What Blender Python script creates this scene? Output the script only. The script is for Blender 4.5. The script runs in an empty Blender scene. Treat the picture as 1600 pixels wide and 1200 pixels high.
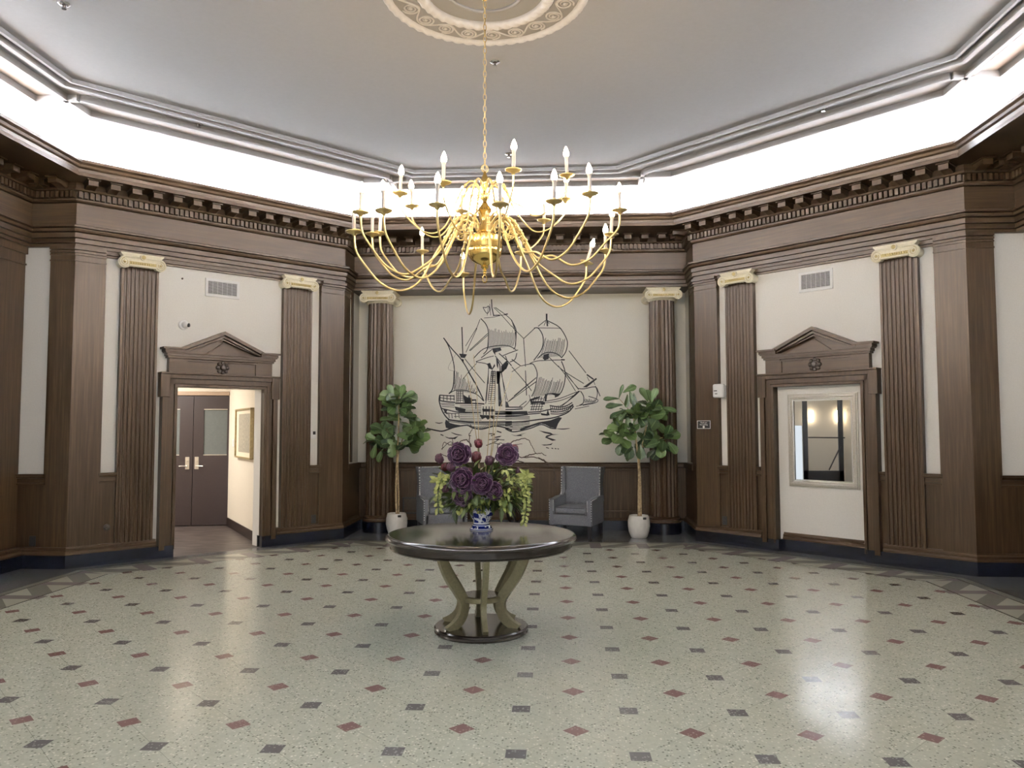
import bpy, bmesh, math, random
from mathutils import Vector, Matrix

PI = math.pi
S2 = math.sqrt(0.5)
scene = bpy.context.scene
COL = scene.collection

# ------------------------------------------------------------------ camera
cam_data = bpy.data.cameras.new('camera')
cam = bpy.data.objects.new('camera', cam_data)
COL.objects.link(cam)
cam_data.sensor_width = 36.0
cam_data.lens = 1203.07 / 1600.0 * 36.0
cam_data.clip_start = 0.05
_r = Vector((0.99852427, 0.0542778, -0.00179014))
_u = Vector((0.00488249, -0.05689373, 0.9983683))
_f = Vector((-0.05408739, 0.99690372, 0.05707478))
cam.matrix_world = Matrix(((_r.x, _u.x, -_f.x, 0.0), (_r.y, _u.y, -_f.y, 0.0),
                           (_r.z, _u.z, -_f.z, 1.6034), (0, 0, 0, 1)))
scene.camera = cam

# ------------------------------------------------------------------ world, lights, exposure
scene.view_settings.view_transform = 'Standard'
scene.view_settings.look = 'None'
scene.view_settings.exposure = 1.04
scene.view_settings.gamma = 1.0
scene.view_settings.use_curve_mapping = False

CX, CY = -0.53, 6.10                 # centre of the octagonal room
CEIL = 5.22

world = bpy.data.worlds.new('daylight')
scene.world = world
world.use_nodes = True
_bg = world.node_tree.nodes['Background']
_bg.inputs[0].default_value = (0.86, 0.93, 1.0, 1)
_bg.inputs[1].default_value = 0.45


def area(name, loc, direction, xdir, sx, sy, power, color):
    l = bpy.data.lights.new(name, 'AREA')
    l.shape = 'RECTANGLE'
    l.size, l.size_y, l.energy, l.color = sx, sy, power, color
    o = bpy.data.objects.new(name, l)
    COL.objects.link(o)
    z = -Vector(direction).normalized()
    x = Vector(xdir).normalized()
    y = z.cross(x).normalized()
    x = y.cross(z)
    o.matrix_world = Matrix(((x.x, y.x, z.x, loc[0]), (x.y, y.y, z.y, loc[1]), (x.z, y.z, z.z, loc[2]), (0, 0, 0, 1)))
    return o


COVE_COLOR = (0.79, 0.875, 1.0)
COVE_W = 720.0                        # watts per metre of LED strip behind the crown moulding
for k in range(8):                   # the strips that light the cove, lying on the cornice ledge
    a = k * PI / 4
    n = Vector((math.cos(a), math.sin(a), 0))
    t = Vector((-n.y, n.x, 0))
    diag = k % 2 == 1
    dist = 5.20 if diag else 5.26
    ln = 3.5 if diag else 4.6
    area('cove_light', Vector((CX, CY, 4.67)) + n * dist, n * 0.93 + Vector((0, 0, 0.37)), t, ln, 0.05, COVE_W * ln, COVE_COLOR)
# daylight through the entrance behind the camera
area('entrance_daylight', (CX, -0.15, 1.9), (0, 1, 0.0), (1, 0, 0), 4.4, 3.0, 24.0, (0.95, 0.98, 1.0))
# small ceiling light of the corridor behind the left doorway
area('corridor_light', (-5.62, 11.5, 2.58), (0, 0, -1), (1, 0, 0), 0.2, 0.9, 2.2, (1.0, 0.88, 0.72))
area('corridor_light', (-6.55, 11.15, 2.58), (0, 0, -1), (1, 0, 0), 0.9, 0.9, 40.0, (1.0, 0.95, 0.89))  # added unseen lamp that brightens the corridor, kept out of the floor's reflection
# added lamp, itself unseen, that brightens the vestibule shown in the mirror
area('vestibule_fill_light', (CX - 7.2, CY + 0.3, 2.95), (0, 0, -1), (1, 0, 0), 1.5, 1.5, 14.0, (1.0, 0.97, 0.93))
BULB = 200.0


# ------------------------------------------------------------------ materials
def newmat(name):
    m = bpy.data.materials.new(name)
    m.use_nodes = True
    nt = m.node_tree
    return m, nt, nt.nodes['Principled BSDF']


def setp(b, **kw):
    for k, v in kw.items():
        i = b.inputs[k.replace('_', ' ')]
        i.default_value = v


def N(nt, typ, **kw):
    n = nt.nodes.new(typ)
    for k, v in kw.items():
        setattr(n, k, v)
    return n


class X:
    """arithmetic on node sockets"""
    def __init__(self, nt, s):
        self.nt, self.s = nt, s

    def op(self, o, b=None, c=None):
        n = self.nt.nodes.new('ShaderNodeMath')
        n.operation = o
        self.nt.links.new(self.s, n.inputs[0])
        for i, v in ((1, b), (2, c)):
            if v is None:
                continue
            if isinstance(v, X):
                self.nt.links.new(v.s, n.inputs[i])
            else:
                n.inputs[i].default_value = v
        return X(self.nt, n.outputs[0])

    def __add__(self, o): return self.op('ADD', o)
    def __sub__(self, o): return self.op('SUBTRACT', o)
    def __mul__(self, o): return self.op('MULTIPLY', o)
    def __lt__(self, o): return self.op('LESS_THAN', o)
    def __gt__(self, o): return self.op('GREATER_THAN', o)
    def abs(self): return self.op('ABSOLUTE')
    def mx(self, o): return self.op('MAXIMUM', o)
    def mn(self, o): return self.op('MINIMUM', o)
    def fr(self): return self.op('FRACT')


def mix(nt, fac, a, b):
    n = nt.nodes.new('ShaderNodeMix')
    n.data_type = 'RGBA'
    for sock, v in ((n.inputs[0], fac), (n.inputs[6], a), (n.inputs[7], b)):
        if isinstance(v, X):
            nt.links.new(v.s, sock)
        elif hasattr(v, 'is_linked'):
            nt.links.new(v, sock)
        elif isinstance(v, (int, float)):
            sock.default_value = v
        else:
            sock.default_value = (*v, 1)
    return n.outputs[2]


def coords(nt, scale=(1, 1, 1), kind='Object'):
    tc = N(nt, 'ShaderNodeTexCoord')
    mp = N(nt, 'ShaderNodeMapping')
    mp.inputs['Scale'].default_value = scale
    nt.links.new(tc.outputs[kind], mp.inputs[0])
    return mp.outputs[0]


def noise(nt, vec, scale, detail=4, rough=0.55):
    n = N(nt, 'ShaderNodeTexNoise')
    n.inputs['Scale'].default_value = scale
    n.inputs['Detail'].default_value = detail
    n.inputs['Roughness'].default_value = rough
    if vec is not None:
        nt.links.new(vec, n.inputs['Vector'])
    return n.outputs['Fac']


def ramp(nt, fac, stops):
    r = N(nt, 'ShaderNodeValToRGB')
    e = r.color_ramp.elements
    while len(e) < len(stops):
        e.new(0.5)
    for q, (p, c) in zip(e, stops):
        q.position, q.color = p, (*c, 1)
    nt.links.new(fac, r.inputs[0])
    return r.outputs[0]


def bump(nt, b, height, strength=0.2, dist=0.005):
    n = N(nt, 'ShaderNodeBump')
    n.inputs['Strength'].default_value = strength
    n.inputs['Distance'].default_value = dist
    nt.links.new(height, n.inputs['Height'])
    nt.links.new(n.outputs[0], b.inputs['Normal'])


def simple(name, col, rough=0.5, metal=0.0, var=0.0, vscale=30.0, bstr=0.0, **kw):
    m, nt, b = newmat(name)
    setp(b, Roughness=rough, Metallic=metal)
    f = noise(nt, coords(nt), vscale)
    lo = tuple(max(0, c * (1 - var)) for c in col)
    hi = tuple(min(1, c * (1 + var)) for c in col)
    nt.links.new(ramp(nt, f, [(0.3, lo), (0.7, hi)]), b.inputs['Base Color'])
    if bstr:
        bump(nt, b, f, bstr)
    for k, v in kw.items():
        b.inputs[k.replace('_', ' ')].default_value = v
    return m


def wood(name, scale, c1, c2, c3, rough=0.40):
    m, nt, b = newmat(name)
    v = coords(nt, scale)
    f = noise(nt, v, 1.0, 8, 0.62)
    f2 = noise(nt, coords(nt, tuple(s * 0.13 for s in scale)), 1.0, 3)
    nt.links.new(mix(nt, X(nt, f2).op('MULTIPLY', 0.55), ramp(nt, f, [(0.25, c1), (0.5, c2), (0.78, c3)]), c1), b.inputs['Base Color'])
    setp(b, Roughness=rough)
    b.inputs['Specular IOR Level'].default_value = 0.40
    b.inputs['Specular Tint'].default_value = (1.0, 0.86, 0.72, 1)
    bump(nt, b, f, 0.08, 0.002)
    return m


WD = ((0.0170, 0.0088, 0.0038), (0.046, 0.0245, 0.0110), (0.101, 0.059, 0.0285))
wood_v = wood('dark_oak_upright_grain', (46, 46, 1.6), *WD)
wood_h = wood('dark_oak_level_grain', (1.6, 1.6, 46), *WD)
wood_x = wood('dark_oak_board', (2.0, 40, 40), *WD)
black_stone = simple('black_polished_base', (0.0045, 0.006, 0.012), 0.22, var=0.3)
plaster = simple('cream_plaster', (0.79, 0.775, 0.74), 0.85, var=0.03, vscale=60, bstr=0.08)
plaster_back = simple('cream_wallpaper', (0.79, 0.775, 0.71), 0.85, var=0.04, vscale=90, bstr=0.08)
ceil_mat = simple('ceiling_white', (0.200, 0.192, 0.187), 0.9, var=0.02, vscale=25, bstr=0.03)
mould_mat = simple('ceiling_moulding_white', (0.38, 0.36, 0.34), 0.8, var=0.02)
ivory = simple('ivory_paint', (0.80, 0.745, 0.58), 0.5, var=0.06, vscale=40)
gilt = simple('antique_gilt', (0.50, 0.395, 0.17), 0.45, var=0.3, vscale=120)
rosette_metal = simple('dark_bronze', (0.07, 0.055, 0.045), 0.35, 0.6, var=0.4, vscale=60)
white_plastic = simple('white_plastic', (0.80, 0.80, 0.80), 0.4)
grey_dark = simple('dark_void', (0.02, 0.02, 0.025), 0.7)
black_plastic = simple('black_plastic', (0.012, 0.012, 0.013), 0.4)
chrome = simple('chrome', (0.75, 0.75, 0.76), 0.18, 1.0)
silver_frame = simple('champagne_silver', (0.58, 0.55, 0.49), 0.34, 0.75, var=0.1, vscale=60)
table_black = wood('espresso_lacquer', (9, 60, 60), (0.008, 0.006, 0.005), (0.016, 0.011, 0.009), (0.034, 0.023, 0.017), 0.2)
table_black.node_tree.nodes['Principled BSDF'].inputs['Coat Weight'].default_value = 0.8
table_black.node_tree.nodes['Principled BSDF'].inputs['Coat Roughness'].default_value = 0.15
gold_paint = simple('muted_gold_paint', (0.265, 0.235, 0.135), 0.42, 0.25, var=0.14, vscale=50)
door_paint = simple('plum_brown_steel_door', (0.040, 0.027, 0.027), 0.42, var=0.06)
hall_base = simple('dark_vinyl_base', (0.025, 0.014, 0.012), 0.5)
hall_wall = simple('corridor_wall_paint', (0.78, 0.71, 0.60), 0.85, var=0.02)
steel = simple('satin_nickel', (0.62, 0.58, 0.52), 0.3, 0.9)
frosted = simple('grey_door_glass', (0.135, 0.15, 0.148), 0.18, var=0.05)
pot_mat = simple('white_ribbed_ceramic', (0.74, 0.73, 0.70), 0.6, var=0.06, vscale=20)
soil = simple('soil', (0.02, 0.014, 0.01), 0.95, var=0.5, vscale=80)
trunk_mat = simple('pale_fig_trunk', (0.34, 0.25, 0.14), 0.8, var=0.45, vscale=35, bstr=0.3)
ink = simple('black_ink', (0.006, 0.007, 0.012), 0.7)
dark_leg = simple('black_stained_leg', (0.007, 0.006, 0.007), 0.35)
nail = simple('nickel_nailhead', (0.85, 0.85, 0.83), 0.35, 0.5)
candle_mat = simple('ivory_candle_tube', (0.27, 0.24, 0.22), 0.5)
chain_mat = simple('antique_brass_chain', (0.36, 0.26, 0.12), 0.35, 0.9)
door_dark = simple('black_door_metal', (0.012, 0.012, 0.016), 0.4)

brass, _nt, _b = newmat('polished_brass')
setp(_b, Base_Color=(0.74, 0.52, 0.17, 1), Metallic=1.0, Roughness=0.2)
brass_pale, _nt, _b = newmat('pale_brass_tube')
setp(_b, Base_Color=(0.56, 0.43, 0.19, 1), Metallic=0.9, Roughness=0.3)

mirror_mat, _nt, _b = newmat('mirror_glass')
setp(_b, Base_Color=(0.92, 0.93, 0.93, 1), Metallic=1.0, Roughness=0.01)

bulb_mat, _nt, _b = newmat('lit_candle_bulb')
setp(_b, Base_Color=(1, 0.9, 0.75, 1), Emission_Color=(1.0, 0.77, 0.50, 1), Emission_Strength=BULB)
sconce_mat, _nt, _b = newmat('lit_sconce_glass')
setp(_b, Base_Color=(1, 0.9, 0.75, 1), Emission_Color=(1.0, 0.8, 0.55, 1), Emission_Strength=7.0)

glass_mat, _nt, _b = newmat('clear_glass')
setp(_b, Base_Color=(0.95, 0.98, 1, 1), Roughness=0.0, Transmission_Weight=1.0, IOR=1.01)

# woven grey upholstery
tweed, nt, b = newmat('grey_woven_fabric')
f = noise(nt, coords(nt, (70, 70, 240)), 1.0, 3, 0.7)
f2 = noise(nt, coords(nt, (240, 240, 70)), 1.0, 3, 0.7)
fm = (X(nt, f) + X(nt, f2)) * 0.5
nt.links.new(ramp(nt, fm.s, [(0.35, (0.065, 0.068, 0.074)), (0.5, (0.13, 0.133, 0.142)), (0.66, (0.24, 0.245, 0.255))]), b.inputs['Base Color'])
setp(b, Roughness=0.95)
bump(nt, b, fm.s, 0.4, 0.002)
piping = simple('charcoal_piping', (0.02, 0.021, 0.024), 0.9)

# leaf material: colour varies per leaf; pale midrib and side veins follow the leaf's own coordinates
def leaf_mat(name, dark, light, vein, rough=0.4):
    m, nt, b = newmat(name)
    at = N(nt, 'ShaderNodeAttribute', attribute_name='leaf')
    sp = N(nt, 'ShaderNodeSeparateColor')
    nt.links.new(at.outputs['Color'], sp.inputs[0])
    s, t, r = (X(nt, sp.outputs[i]) for i in range(3))
    ss = (s - 0.5).abs() * 2.0
    rib = ss < 0.07
    side = ((t * 7.0 - ss * 2.2).fr() - 0.5).abs() < 0.05
    v = rib.mx(side * 0.45)
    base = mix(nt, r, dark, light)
    nt.links.new(mix(nt, v * 0.75, base, vein), b.inputs['Base Color'])
    setp(b, Roughness=rough)
    b.inputs['Subsurface Weight'].default_value = 0.0
    return m


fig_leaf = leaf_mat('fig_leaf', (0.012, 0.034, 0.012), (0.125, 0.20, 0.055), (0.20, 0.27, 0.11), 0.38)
fern_leaf = leaf_mat('bouquet_leaf', (0.022, 0.040, 0.010), (0.11, 0.15, 0.032), (0.16, 0.20, 0.06), 0.5)
lime_leaf = leaf_mat('lime_leaf', (0.13, 0.16, 0.025), (0.42, 0.43, 0.13), (0.5, 0.5, 0.2), 0.5)
petal_mat = leaf_mat('plum_petal', (0.014, 0.004, 0.014), (0.050, 0.012, 0.046), (0.045, 0.012, 0.042), 0.5)
bud_red = simple('deep_red_petal', (0.075, 0.007, 0.010), 0.45, var=0.4, vscale=60)
bud_mauve = simple('mauve_petal', (0.085, 0.03, 0.05), 0.5, var=0.5, vscale=60)
petal_edge = simple('pale_petal_edge', (0.27, 0.14, 0.22), 0.5, var=0.3)
twig_mat = simple('brown_twig', (0.055, 0.035, 0.024), 0.8, var=0.4)
reed_mat = simple('straw_reed', (0.42, 0.32, 0.15), 0.7, var=0.25)
stem_green = simple('green_stem', (0.06, 0.09, 0.025), 0.6)

# blue and white porcelain
porcelain, nt, b = newmat('blue_white_porcelain')
v = coords(nt)
vo = N(nt, 'ShaderNodeTexVoronoi')
vo.inputs['Scale'].default_value = 19.0
wv = N(nt, 'ShaderNodeVectorMath', operation='ADD')
nz = N(nt, 'ShaderNodeTexNoise')
nz.inputs['Scale'].default_value = 26
nt.links.new(v, nz.inputs['Vector'])
sc = N(nt, 'ShaderNodeVectorMath', operation='SCALE')
sc.inputs['Scale'].default_value = 0.045
nt.links.new(nz.outputs['Color'], sc.inputs[0])
nt.links.new(v, wv.inputs[0])
nt.links.new(sc.outputs[0], wv.inputs[1])
nt.links.new(wv.outputs[0], vo.inputs['Vector'])
flower = X(nt, vo.outputs['Distance']) < 0.50
n2 = X(nt, noise(nt, v, 30, 2))
vine = (n2 - 0.5).abs() < 0.022
sxyz = N(nt, 'ShaderNodeSeparateXYZ')
nt.links.new(v, sxyz.inputs[0])
z = X(nt, sxyz.outputs[2])
body = (z > 0.062) * (z < 0.197)
pat = flower.mx(vine) * body
bands = ((z - 0.205).abs() < 0.009).mx((z - 0.228).abs() < 0.006).mx((z - 0.046).abs() < 0.004).mx(((z - 0.026).abs() < 0.011) * (n2 > 0.46)).mx((z - 0.008).abs() < 0.003)
allp = pat.mx(bands)
nt.links.new(mix(nt, allp, (0.80, 0.81, 0.84), (0.012, 0.022, 0.19)), b.inputs['Base Color'])
setp(b, Roughness=0.12)

# terrazzo floor with inlaid diamonds, squares and a border
terrazzo, nt, b = newmat('terrazzo_floor')
geo = N(nt, 'ShaderNodeNewGeometry')
sp = N(nt, 'ShaderNodeSeparateXYZ')
nt.links.new(geo.outputs['Position'], sp.inputs[0])
px, py = X(nt, sp.outputs[0]), X(nt, sp.outputs[1])
S = 0.61
gx, gy = (px + 2.940) * (1 / S), (py - 4.192) * (1 / S)
rx = ((gx + 0.5).fr() - 0.5).abs()
ry = ((gy + 0.5).fr() - 0.5).abs()
red = (rx + ry) < 0.118
bx = (gx.fr() - 0.5).abs()
by = (gy.fr() - 0.5).abs()
blk = bx.mx(by) < 0.084
du = ((gx + gy).fr() - 0.5).abs() > 0.4965
dv = ((gx - gy).fr() - 0.5).abs() > 0.4965
grout = du.mx(dv)
ax, ay = (px - CX).abs(), (py - CY).abs()
dd = (ax + ay - 7.605) * S2
D = (ax - 5.07).mx(ay - 5.07).mx(dd)
isd = dd > ((ax - 5.07).mx(ay - 5.07))
tside = mixv = ax.mn(ay)
tdiag = (ax - ay) * S2
tt = isd * tdiag + (isd * -1.0 + 1.0) * tside
tq = (tt * (1 / 0.64) + 20.3).fr()
vq = (D + 0.66) * (1 / 0.37)                                # 0 inner line .. 1 outer line
tri_o = (vq > ((tq - 0.12) * 1.5 + 0.25)) * (tq < 0.62) * (tq > 0.12)
tri_i = (vq < ((tq - 0.38) * 1.5)) * (tq > 0.38) * (tq < 0.88)
pale = tri_o.mx(tri_i)
mauve = (tq < 0.12).mx(tq > 0.88)
pos = N(nt, 'ShaderNodeVectorMath', operation='SCALE')
pos.inputs['Scale'].default_value = 1.0
nt.links.new(geo.outputs['Position'], pos.inputs[0])
chip = N(nt, 'ShaderNodeTexVoronoi')
chip.inputs['Scale'].default_value = 66.0
nt.links.new(pos.outputs[0], chip.inputs['Vector'])
cs = N(nt, 'ShaderNodeSeparateColor')
nt.links.new(chip.outputs['Color'], cs.inputs[0])
rnd = X(nt, cs.outputs[0])
rnd2 = X(nt, cs.outputs[1])
near = X(nt, chip.outputs['Distance']) < 0.42
light_chip = near * (rnd > 0.80)
dark_chip = near * (rnd < 0.16)
soft = X(nt, noise(nt, pos.outputs[0], 1.1, 3))
field = mix(nt, soft, (0.60, 0.64, 0.55), (0.66, 0.695, 0.60))
field = mix(nt, rnd2 * 0.35, field, (0.38, 0.41, 0.34))
field = mix(nt, light_chip, field, (0.86, 0.87, 0.78))
field = mix(nt, dark_chip * 0.8, field, (0.13, 0.145, 0.11))
redc = mix(nt, near * (rnd > 0.7), (0.245, 0.150, 0.140), (0.40, 0.31, 0.29))
blkc = mix(nt, near * (rnd > 0.62), (0.150, 0.148, 0.148), (0.36, 0.36, 0.35))
col = mix(nt, grout * 0.55, field, (0.12, 0.12, 0.09))
col = mix(nt, red, col, redc)
col = mix(nt, blk, col, blkc)
band = mix(nt, rnd * 0.5, (0.25, 0.25, 0.215), (0.30, 0.295, 0.26))
band = mix(nt, mauve, band, (0.27, 0.24, 0.235))
band = mix(nt, pale, band, (0.50, 0.51, 0.42))
col = mix(nt, (D > -0.74) * mauve, col, band)
col = mix(nt, D > -0.68, col, (0.10, 0.10, 0.085))
col = mix(nt, D > -0.66, col, band)
col = mix(nt, D > -0.29, col, (0.11, 0.11, 0.095))
col = mix(nt, D > -0.272, col, (0.27, 0.27, 0.235))
col = mix(nt, D > -0.19, col, (0.11, 0.11, 0.10))
slate = mix(nt, rnd * 0.6, (0.125, 0.130, 0.135), (0.18, 0.185, 0.19))
col = mix(nt, D > -0.172, col, slate)
nt.links.new(col, b.inputs['Base Color'])
rr = N(nt, 'ShaderNodeMapRange')
rr.inputs[3].default_value, rr.inputs[4].default_value = 0.13, 0.25
nt.links.new(noise(nt, pos.outputs[0], 2.3, 4), rr.inputs[0])
nt.links.new(rr.outputs[0], b.inputs['Roughness'])
bump(nt, b, noise(nt, pos.outputs[0], 9.0, 2), 0.03, 0.004)

hall_floor, nt, b = newmat('corridor_stained_concrete')
f = noise(nt, coords(nt, (1.2, 3.5, 1)), 2.6, 7, 0.62)
nt.links.new(ramp(nt, f, [(0.32, (0.030, 0.023, 0.021)), (0.5, (0.085, 0.067, 0.062)), (0.68, (0.16, 0.13, 0.12))]), b.inputs['Base Color'])
setp(b, Roughness=0.4)

# engraved grey paper in the corridor frame
doc_mat, nt, b = newmat('engraved_grey_paper')
f = noise(nt, coords(nt, (60, 60, 26)), 1.0, 5, 0.7)
nt.links.new(ramp(nt, f, [(0.38, (0.30, 0.27, 0.21)), (0.55, (0.46, 0.42, 0.33)), (0.7, (0.60, 0.55, 0.45))]), b.inputs['Base Color'])
setp(b, Roughness=0.6)
mat_board = simple('cream_mat_board', (0.80, 0.72, 0.57), 0.8)
gilt_frame = simple('thin_gilt_frame', (0.42, 0.33, 0.17), 0.45, 0.2, var=0.2)


# ------------------------------------------------------------------ mesh helpers
class MB:
    def __init__(self):
        self.bm = bmesh.new()
        self.leaf = None

    def face(self, vs):
        try:
            return self.bm.faces.new(vs)
        except ValueError:
            return None

    def box(self, c, s, M=None, bevel=0.0):
        hx, hy, hz = s[0] / 2, s[1] / 2, s[2] / 2
        tmp = bmesh.new()
        r = bmesh.ops.create_cube(tmp, size=1.0)
        bmesh.ops.scale(tmp, vec=s, verts=tmp.verts)
        if bevel:
            bmesh.ops.bevel(tmp, geom=list(tmp.edges), offset=bevel, segments=3, profile=0.5, affect='EDGES')
        bmesh.ops.translate(tmp, vec=c, verts=tmp.verts)
        self.merge(tmp, M)
        return self

    def b2(self, x0, x1, y0, y1, z0, z1, bevel=0.0, M=None):
        return self.box(((x0 + x1) / 2, (y0 + y1) / 2, (z0 + z1) / 2), (abs(x1 - x0), abs(y1 - y0), abs(z1 - z0)), M, bevel)

    def merge(self, tmp, M=None):
        if M is not None:
            bmesh.ops.transform(tmp, matrix=M, verts=tmp.verts)
        me = bpy.data.meshes.new('tmp')
        tmp.to_mesh(me)
        tmp.free()
        self.bm.from_mesh(me)
        bpy.data.meshes.remove(me)

    def prism(self, pts, a, b, axis='z', M=None):
        """polygon pts extruded between a and b along axis; pts are the two other coordinates in xyz order"""
        def P(p, h):
            if axis == 'z':
                v = Vector((p[0], p[1], h))
            elif axis == 'y':
                v = Vector((p[0], h, p[1]))
            else:
                v = Vector((h, p[0], p[1]))
            return M @ v if M is not None else v
        lo = [self.bm.verts.new(P(p, a)) for p in pts]
        hi = [self.bm.verts.new(P(p, b)) for p in pts]
        n = len(pts)
        self.face(lo[::-1])
        self.face(hi)
        for i in range(n):
            self.face([lo[i], lo[(i + 1) % n], hi[(i + 1) % n], hi[i]])
        return self

    def lathe(self, prof, seg=32, M=None, fn=None, a0=0.0, a1=2 * PI):
        full = abs(a1 - a0 - 2 * PI) < 1e-6
        cols = seg if full else seg + 1
        rings = []
        for (r, z) in prof:
            ring = []
            for i in range(cols):
                a = a0 + (a1 - a0) * i / seg
                rr = r * (fn(a, z) if fn else 1.0)
                v = Vector((rr * math.cos(a), rr * math.sin(a), z))
                ring.append(self.bm.verts.new(M @ v if M is not None else v))
            rings.append(ring)
        for k in range(len(rings) - 1):
            for i in range(seg):
                j = (i + 1) % cols
                self.face([rings[k][i], rings[k][j], rings[k + 1][j], rings[k + 1][i]])
        if full:
            if prof[0][0] > 1e-5:
                self.face(rings[0][::-1])
            if prof[-1][0] > 1e-5:
                self.face(rings[-1])
        return self

    def tube(self, pts, rad, seg=8, closed=False, caps=True, M=None):
        pts = [Vector(p) for p in pts]
        n = len(pts)
        if not hasattr(rad, '__len__'):
            rad = [rad] * n
        rings = []
        prev = None
        for i in range(n):
            if closed:
                t = pts[(i + 1) % n] - pts[i - 1]
            else:
                t = pts[min(i + 1, n - 1)] - pts[max(i - 1, 0)]
            if t.length < 1e-9:
                t = Vector((0, 0, 1))
            t.normalize()
            if prev is None:
                up = Vector((0, 0, 1)) if abs(t.z) < 0.9 else Vector((1, 0, 0))
                a = t.cross(up).normalized()
            else:
                a = (prev - t * prev.dot(t))
                a = a.normalized() if a.length > 1e-6 else t.orthogonal().normalized()
            prev = a
            c = t.cross(a)
            ring = []
            for k in range(seg):
                g = 2 * PI * k / seg
                v = pts[i] + (a * math.cos(g) + c * math.sin(g)) * rad[i]
                ring.append(self.bm.verts.new(M @ v if M is not None else v))
            rings.append(ring)
        m = n if closed else n - 1
        for i in range(m):
            A, B = rings[i], rings[(i + 1) % n]
            for k in range(seg):
                self.face([A[k], A[(k + 1) % seg], B[(k + 1) % seg], B[k]])
        if caps and not closed:
            self.face(rings[0][::-1])
            self.face(rings[-1])
        return self

    def ball(self, c, r, u=12, v=8, M=None):
        prof = [(max(1e-6, math.sin(PI * i / v)), -math.cos(PI * i / v)) for i in range(v + 1)]
        rr = r if hasattr(r, '__len__') else (r, r, r)
        T = Matrix.Translation(Vector(c)) @ Matrix.Diagonal((*rr, 1))
        return self.lathe(prof, u, (M @ T) if M is not None else T)

    def sweep(self, path, prof, closed_path=False, inward=1):
        """profile of (d, z) swept along a level path; d is measured to the left of the path (inward=1)"""
        n = len(path)
        P = [Vector((p[0], p[1])) for p in path]
        cols = []
        for i in range(n):
            if closed_path:
                a, c = P[i] - P[i - 1], P[(i + 1) % n] - P[i]
            else:
                a = P[i] - P[i - 1] if i > 0 else P[1] - P[0]
                c = P[i + 1] - P[i] if i < n - 1 else P[-1] - P[-2]
            a, c = a.normalized(), c.normalized()
            na, nc = Vector((-a.y, a.x)) * inward, Vector((-c.y, c.x)) * inward
            m = (na + nc)
            m = m / max(0.2, (m.dot(na))) if m.length > 1e-6 else na
            cols.append([self.bm.verts.new((P[i].x + m.x * d, P[i].y + m.y * d, z)) for d, z in prof])
        k = len(prof)
        for i in range(n if closed_path else n - 1):
            A, B = cols[i], cols[(i + 1) % n]
            for j in range(k):
                self.face([A[j], A[(j + 1) % k], B[(j + 1) % k], B[j]])
        if not closed_path:
            self.face(cols[0])
            self.face(cols[-1][::-1])
        return self

    def leafat(self, M, L, W, rng, fold=0.18, droop=0.25, shape=None, nu=6, shade=None, curl=0.0):
        """one blade, base at the origin, growing along +x with +z as its upper side"""
        if self.leaf is None:
            self.leaf = self.bm.verts.layers.float_color.new('leaf')
        shape = shape or [(0, .05), (.12, .30), (.3, .52), (.5, .80), (.7, 1.0), (.86, .86), (.96, .45), (1, .06)]
        sh = rng.random() if shade is None else shade
        rows = []
        ph = rng.random() * 6
        for (t, w) in shape:
            row = []
            for s in (-1, -0.5, 0, 0.5, 1):
                x = t * L
                y = s * w * W / 2
                zz = abs(s) * w * W * fold - droop * L * t * t + 0.03 * W * math.sin(9 * t + ph + 2 * s) + curl * L * (s * s) * t
                v = self.bm.verts.new(M @ Vector((x, y, zz)))
                v[self.leaf] = (s * 0.5 + 0.5, t, sh, 1)
                row.append(v)
            rows.append(row)
        for i in range(len(rows) - 1):
            for j in range(4):
                self.face([rows[i][j], rows[i][j + 1], rows[i + 1][j + 1], rows[i + 1][j]])
        return self

    def build(self, name, mat, parent=None, loc=None, rotz=None, smooth=False, label=None):
        bmesh.ops.recalc_face_normals(self.bm, faces=self.bm.faces) if self.leaf is None else None
        me = bpy.data.meshes.new(name)
        self.bm.to_mesh(me)
        self.bm.free()
        for m in (mat if isinstance(mat, (list, tuple)) else [mat]):
            me.materials.append(m)
        if smooth:
            for p in me.polygons:
                p.use_smooth = True
            if smooth == 'auto':
                me.set_sharp_from_angle(angle=math.radians(40))
        o = bpy.data.objects.new(name, me)
        COL.objects.link(o)
        if parent is not None:
            o.parent = parent
        if loc is not None:
            o.location = loc
        if rotz is not None:
            o.rotation_euler = (0, 0, rotz)
        if label:
            o['label'] = label
        return o


def thing(name, label, cat, loc=(0, 0, 0), rotz=0.0, group=None):
    o = bpy.data.objects.new(name, None)
    o.empty_display_size = 0.1
    COL.objects.link(o)
    o.location = loc
    o.rotation_euler = (0, 0, rotz)
    o['label'], o['category'], o['kind'] = label, cat, 'thing'
    if group:
        o['group'] = group
    return o


def tag(o, label, cat, group=None):
    o['label'], o['category'], o['kind'] = label, cat, 'thing'
    if group:
        o['group'] = group
    return o


def struct(o):
    o['kind'] = 'structure'
    return o


def dup(root, loc, rotz, label, group=None):
    r = root.copy()
    COL.objects.link(r)
    r.location, r.rotation_euler = loc, (0, 0, rotz)
    r['label'] = label
    if group:
        r['group'] = group
    for ch in list(root.children):
        c = ch.copy()
        COL.objects.link(c)
        c.parent = r
        for g in ch.children:
            d = g.copy()
            COL.objects.link(d)
            d.parent = c
    return r


def R(x, y):                         # room-centred to world
    return (CX + x, CY + y)


def Rp(l):
    return [R(*p) for p in l]


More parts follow.
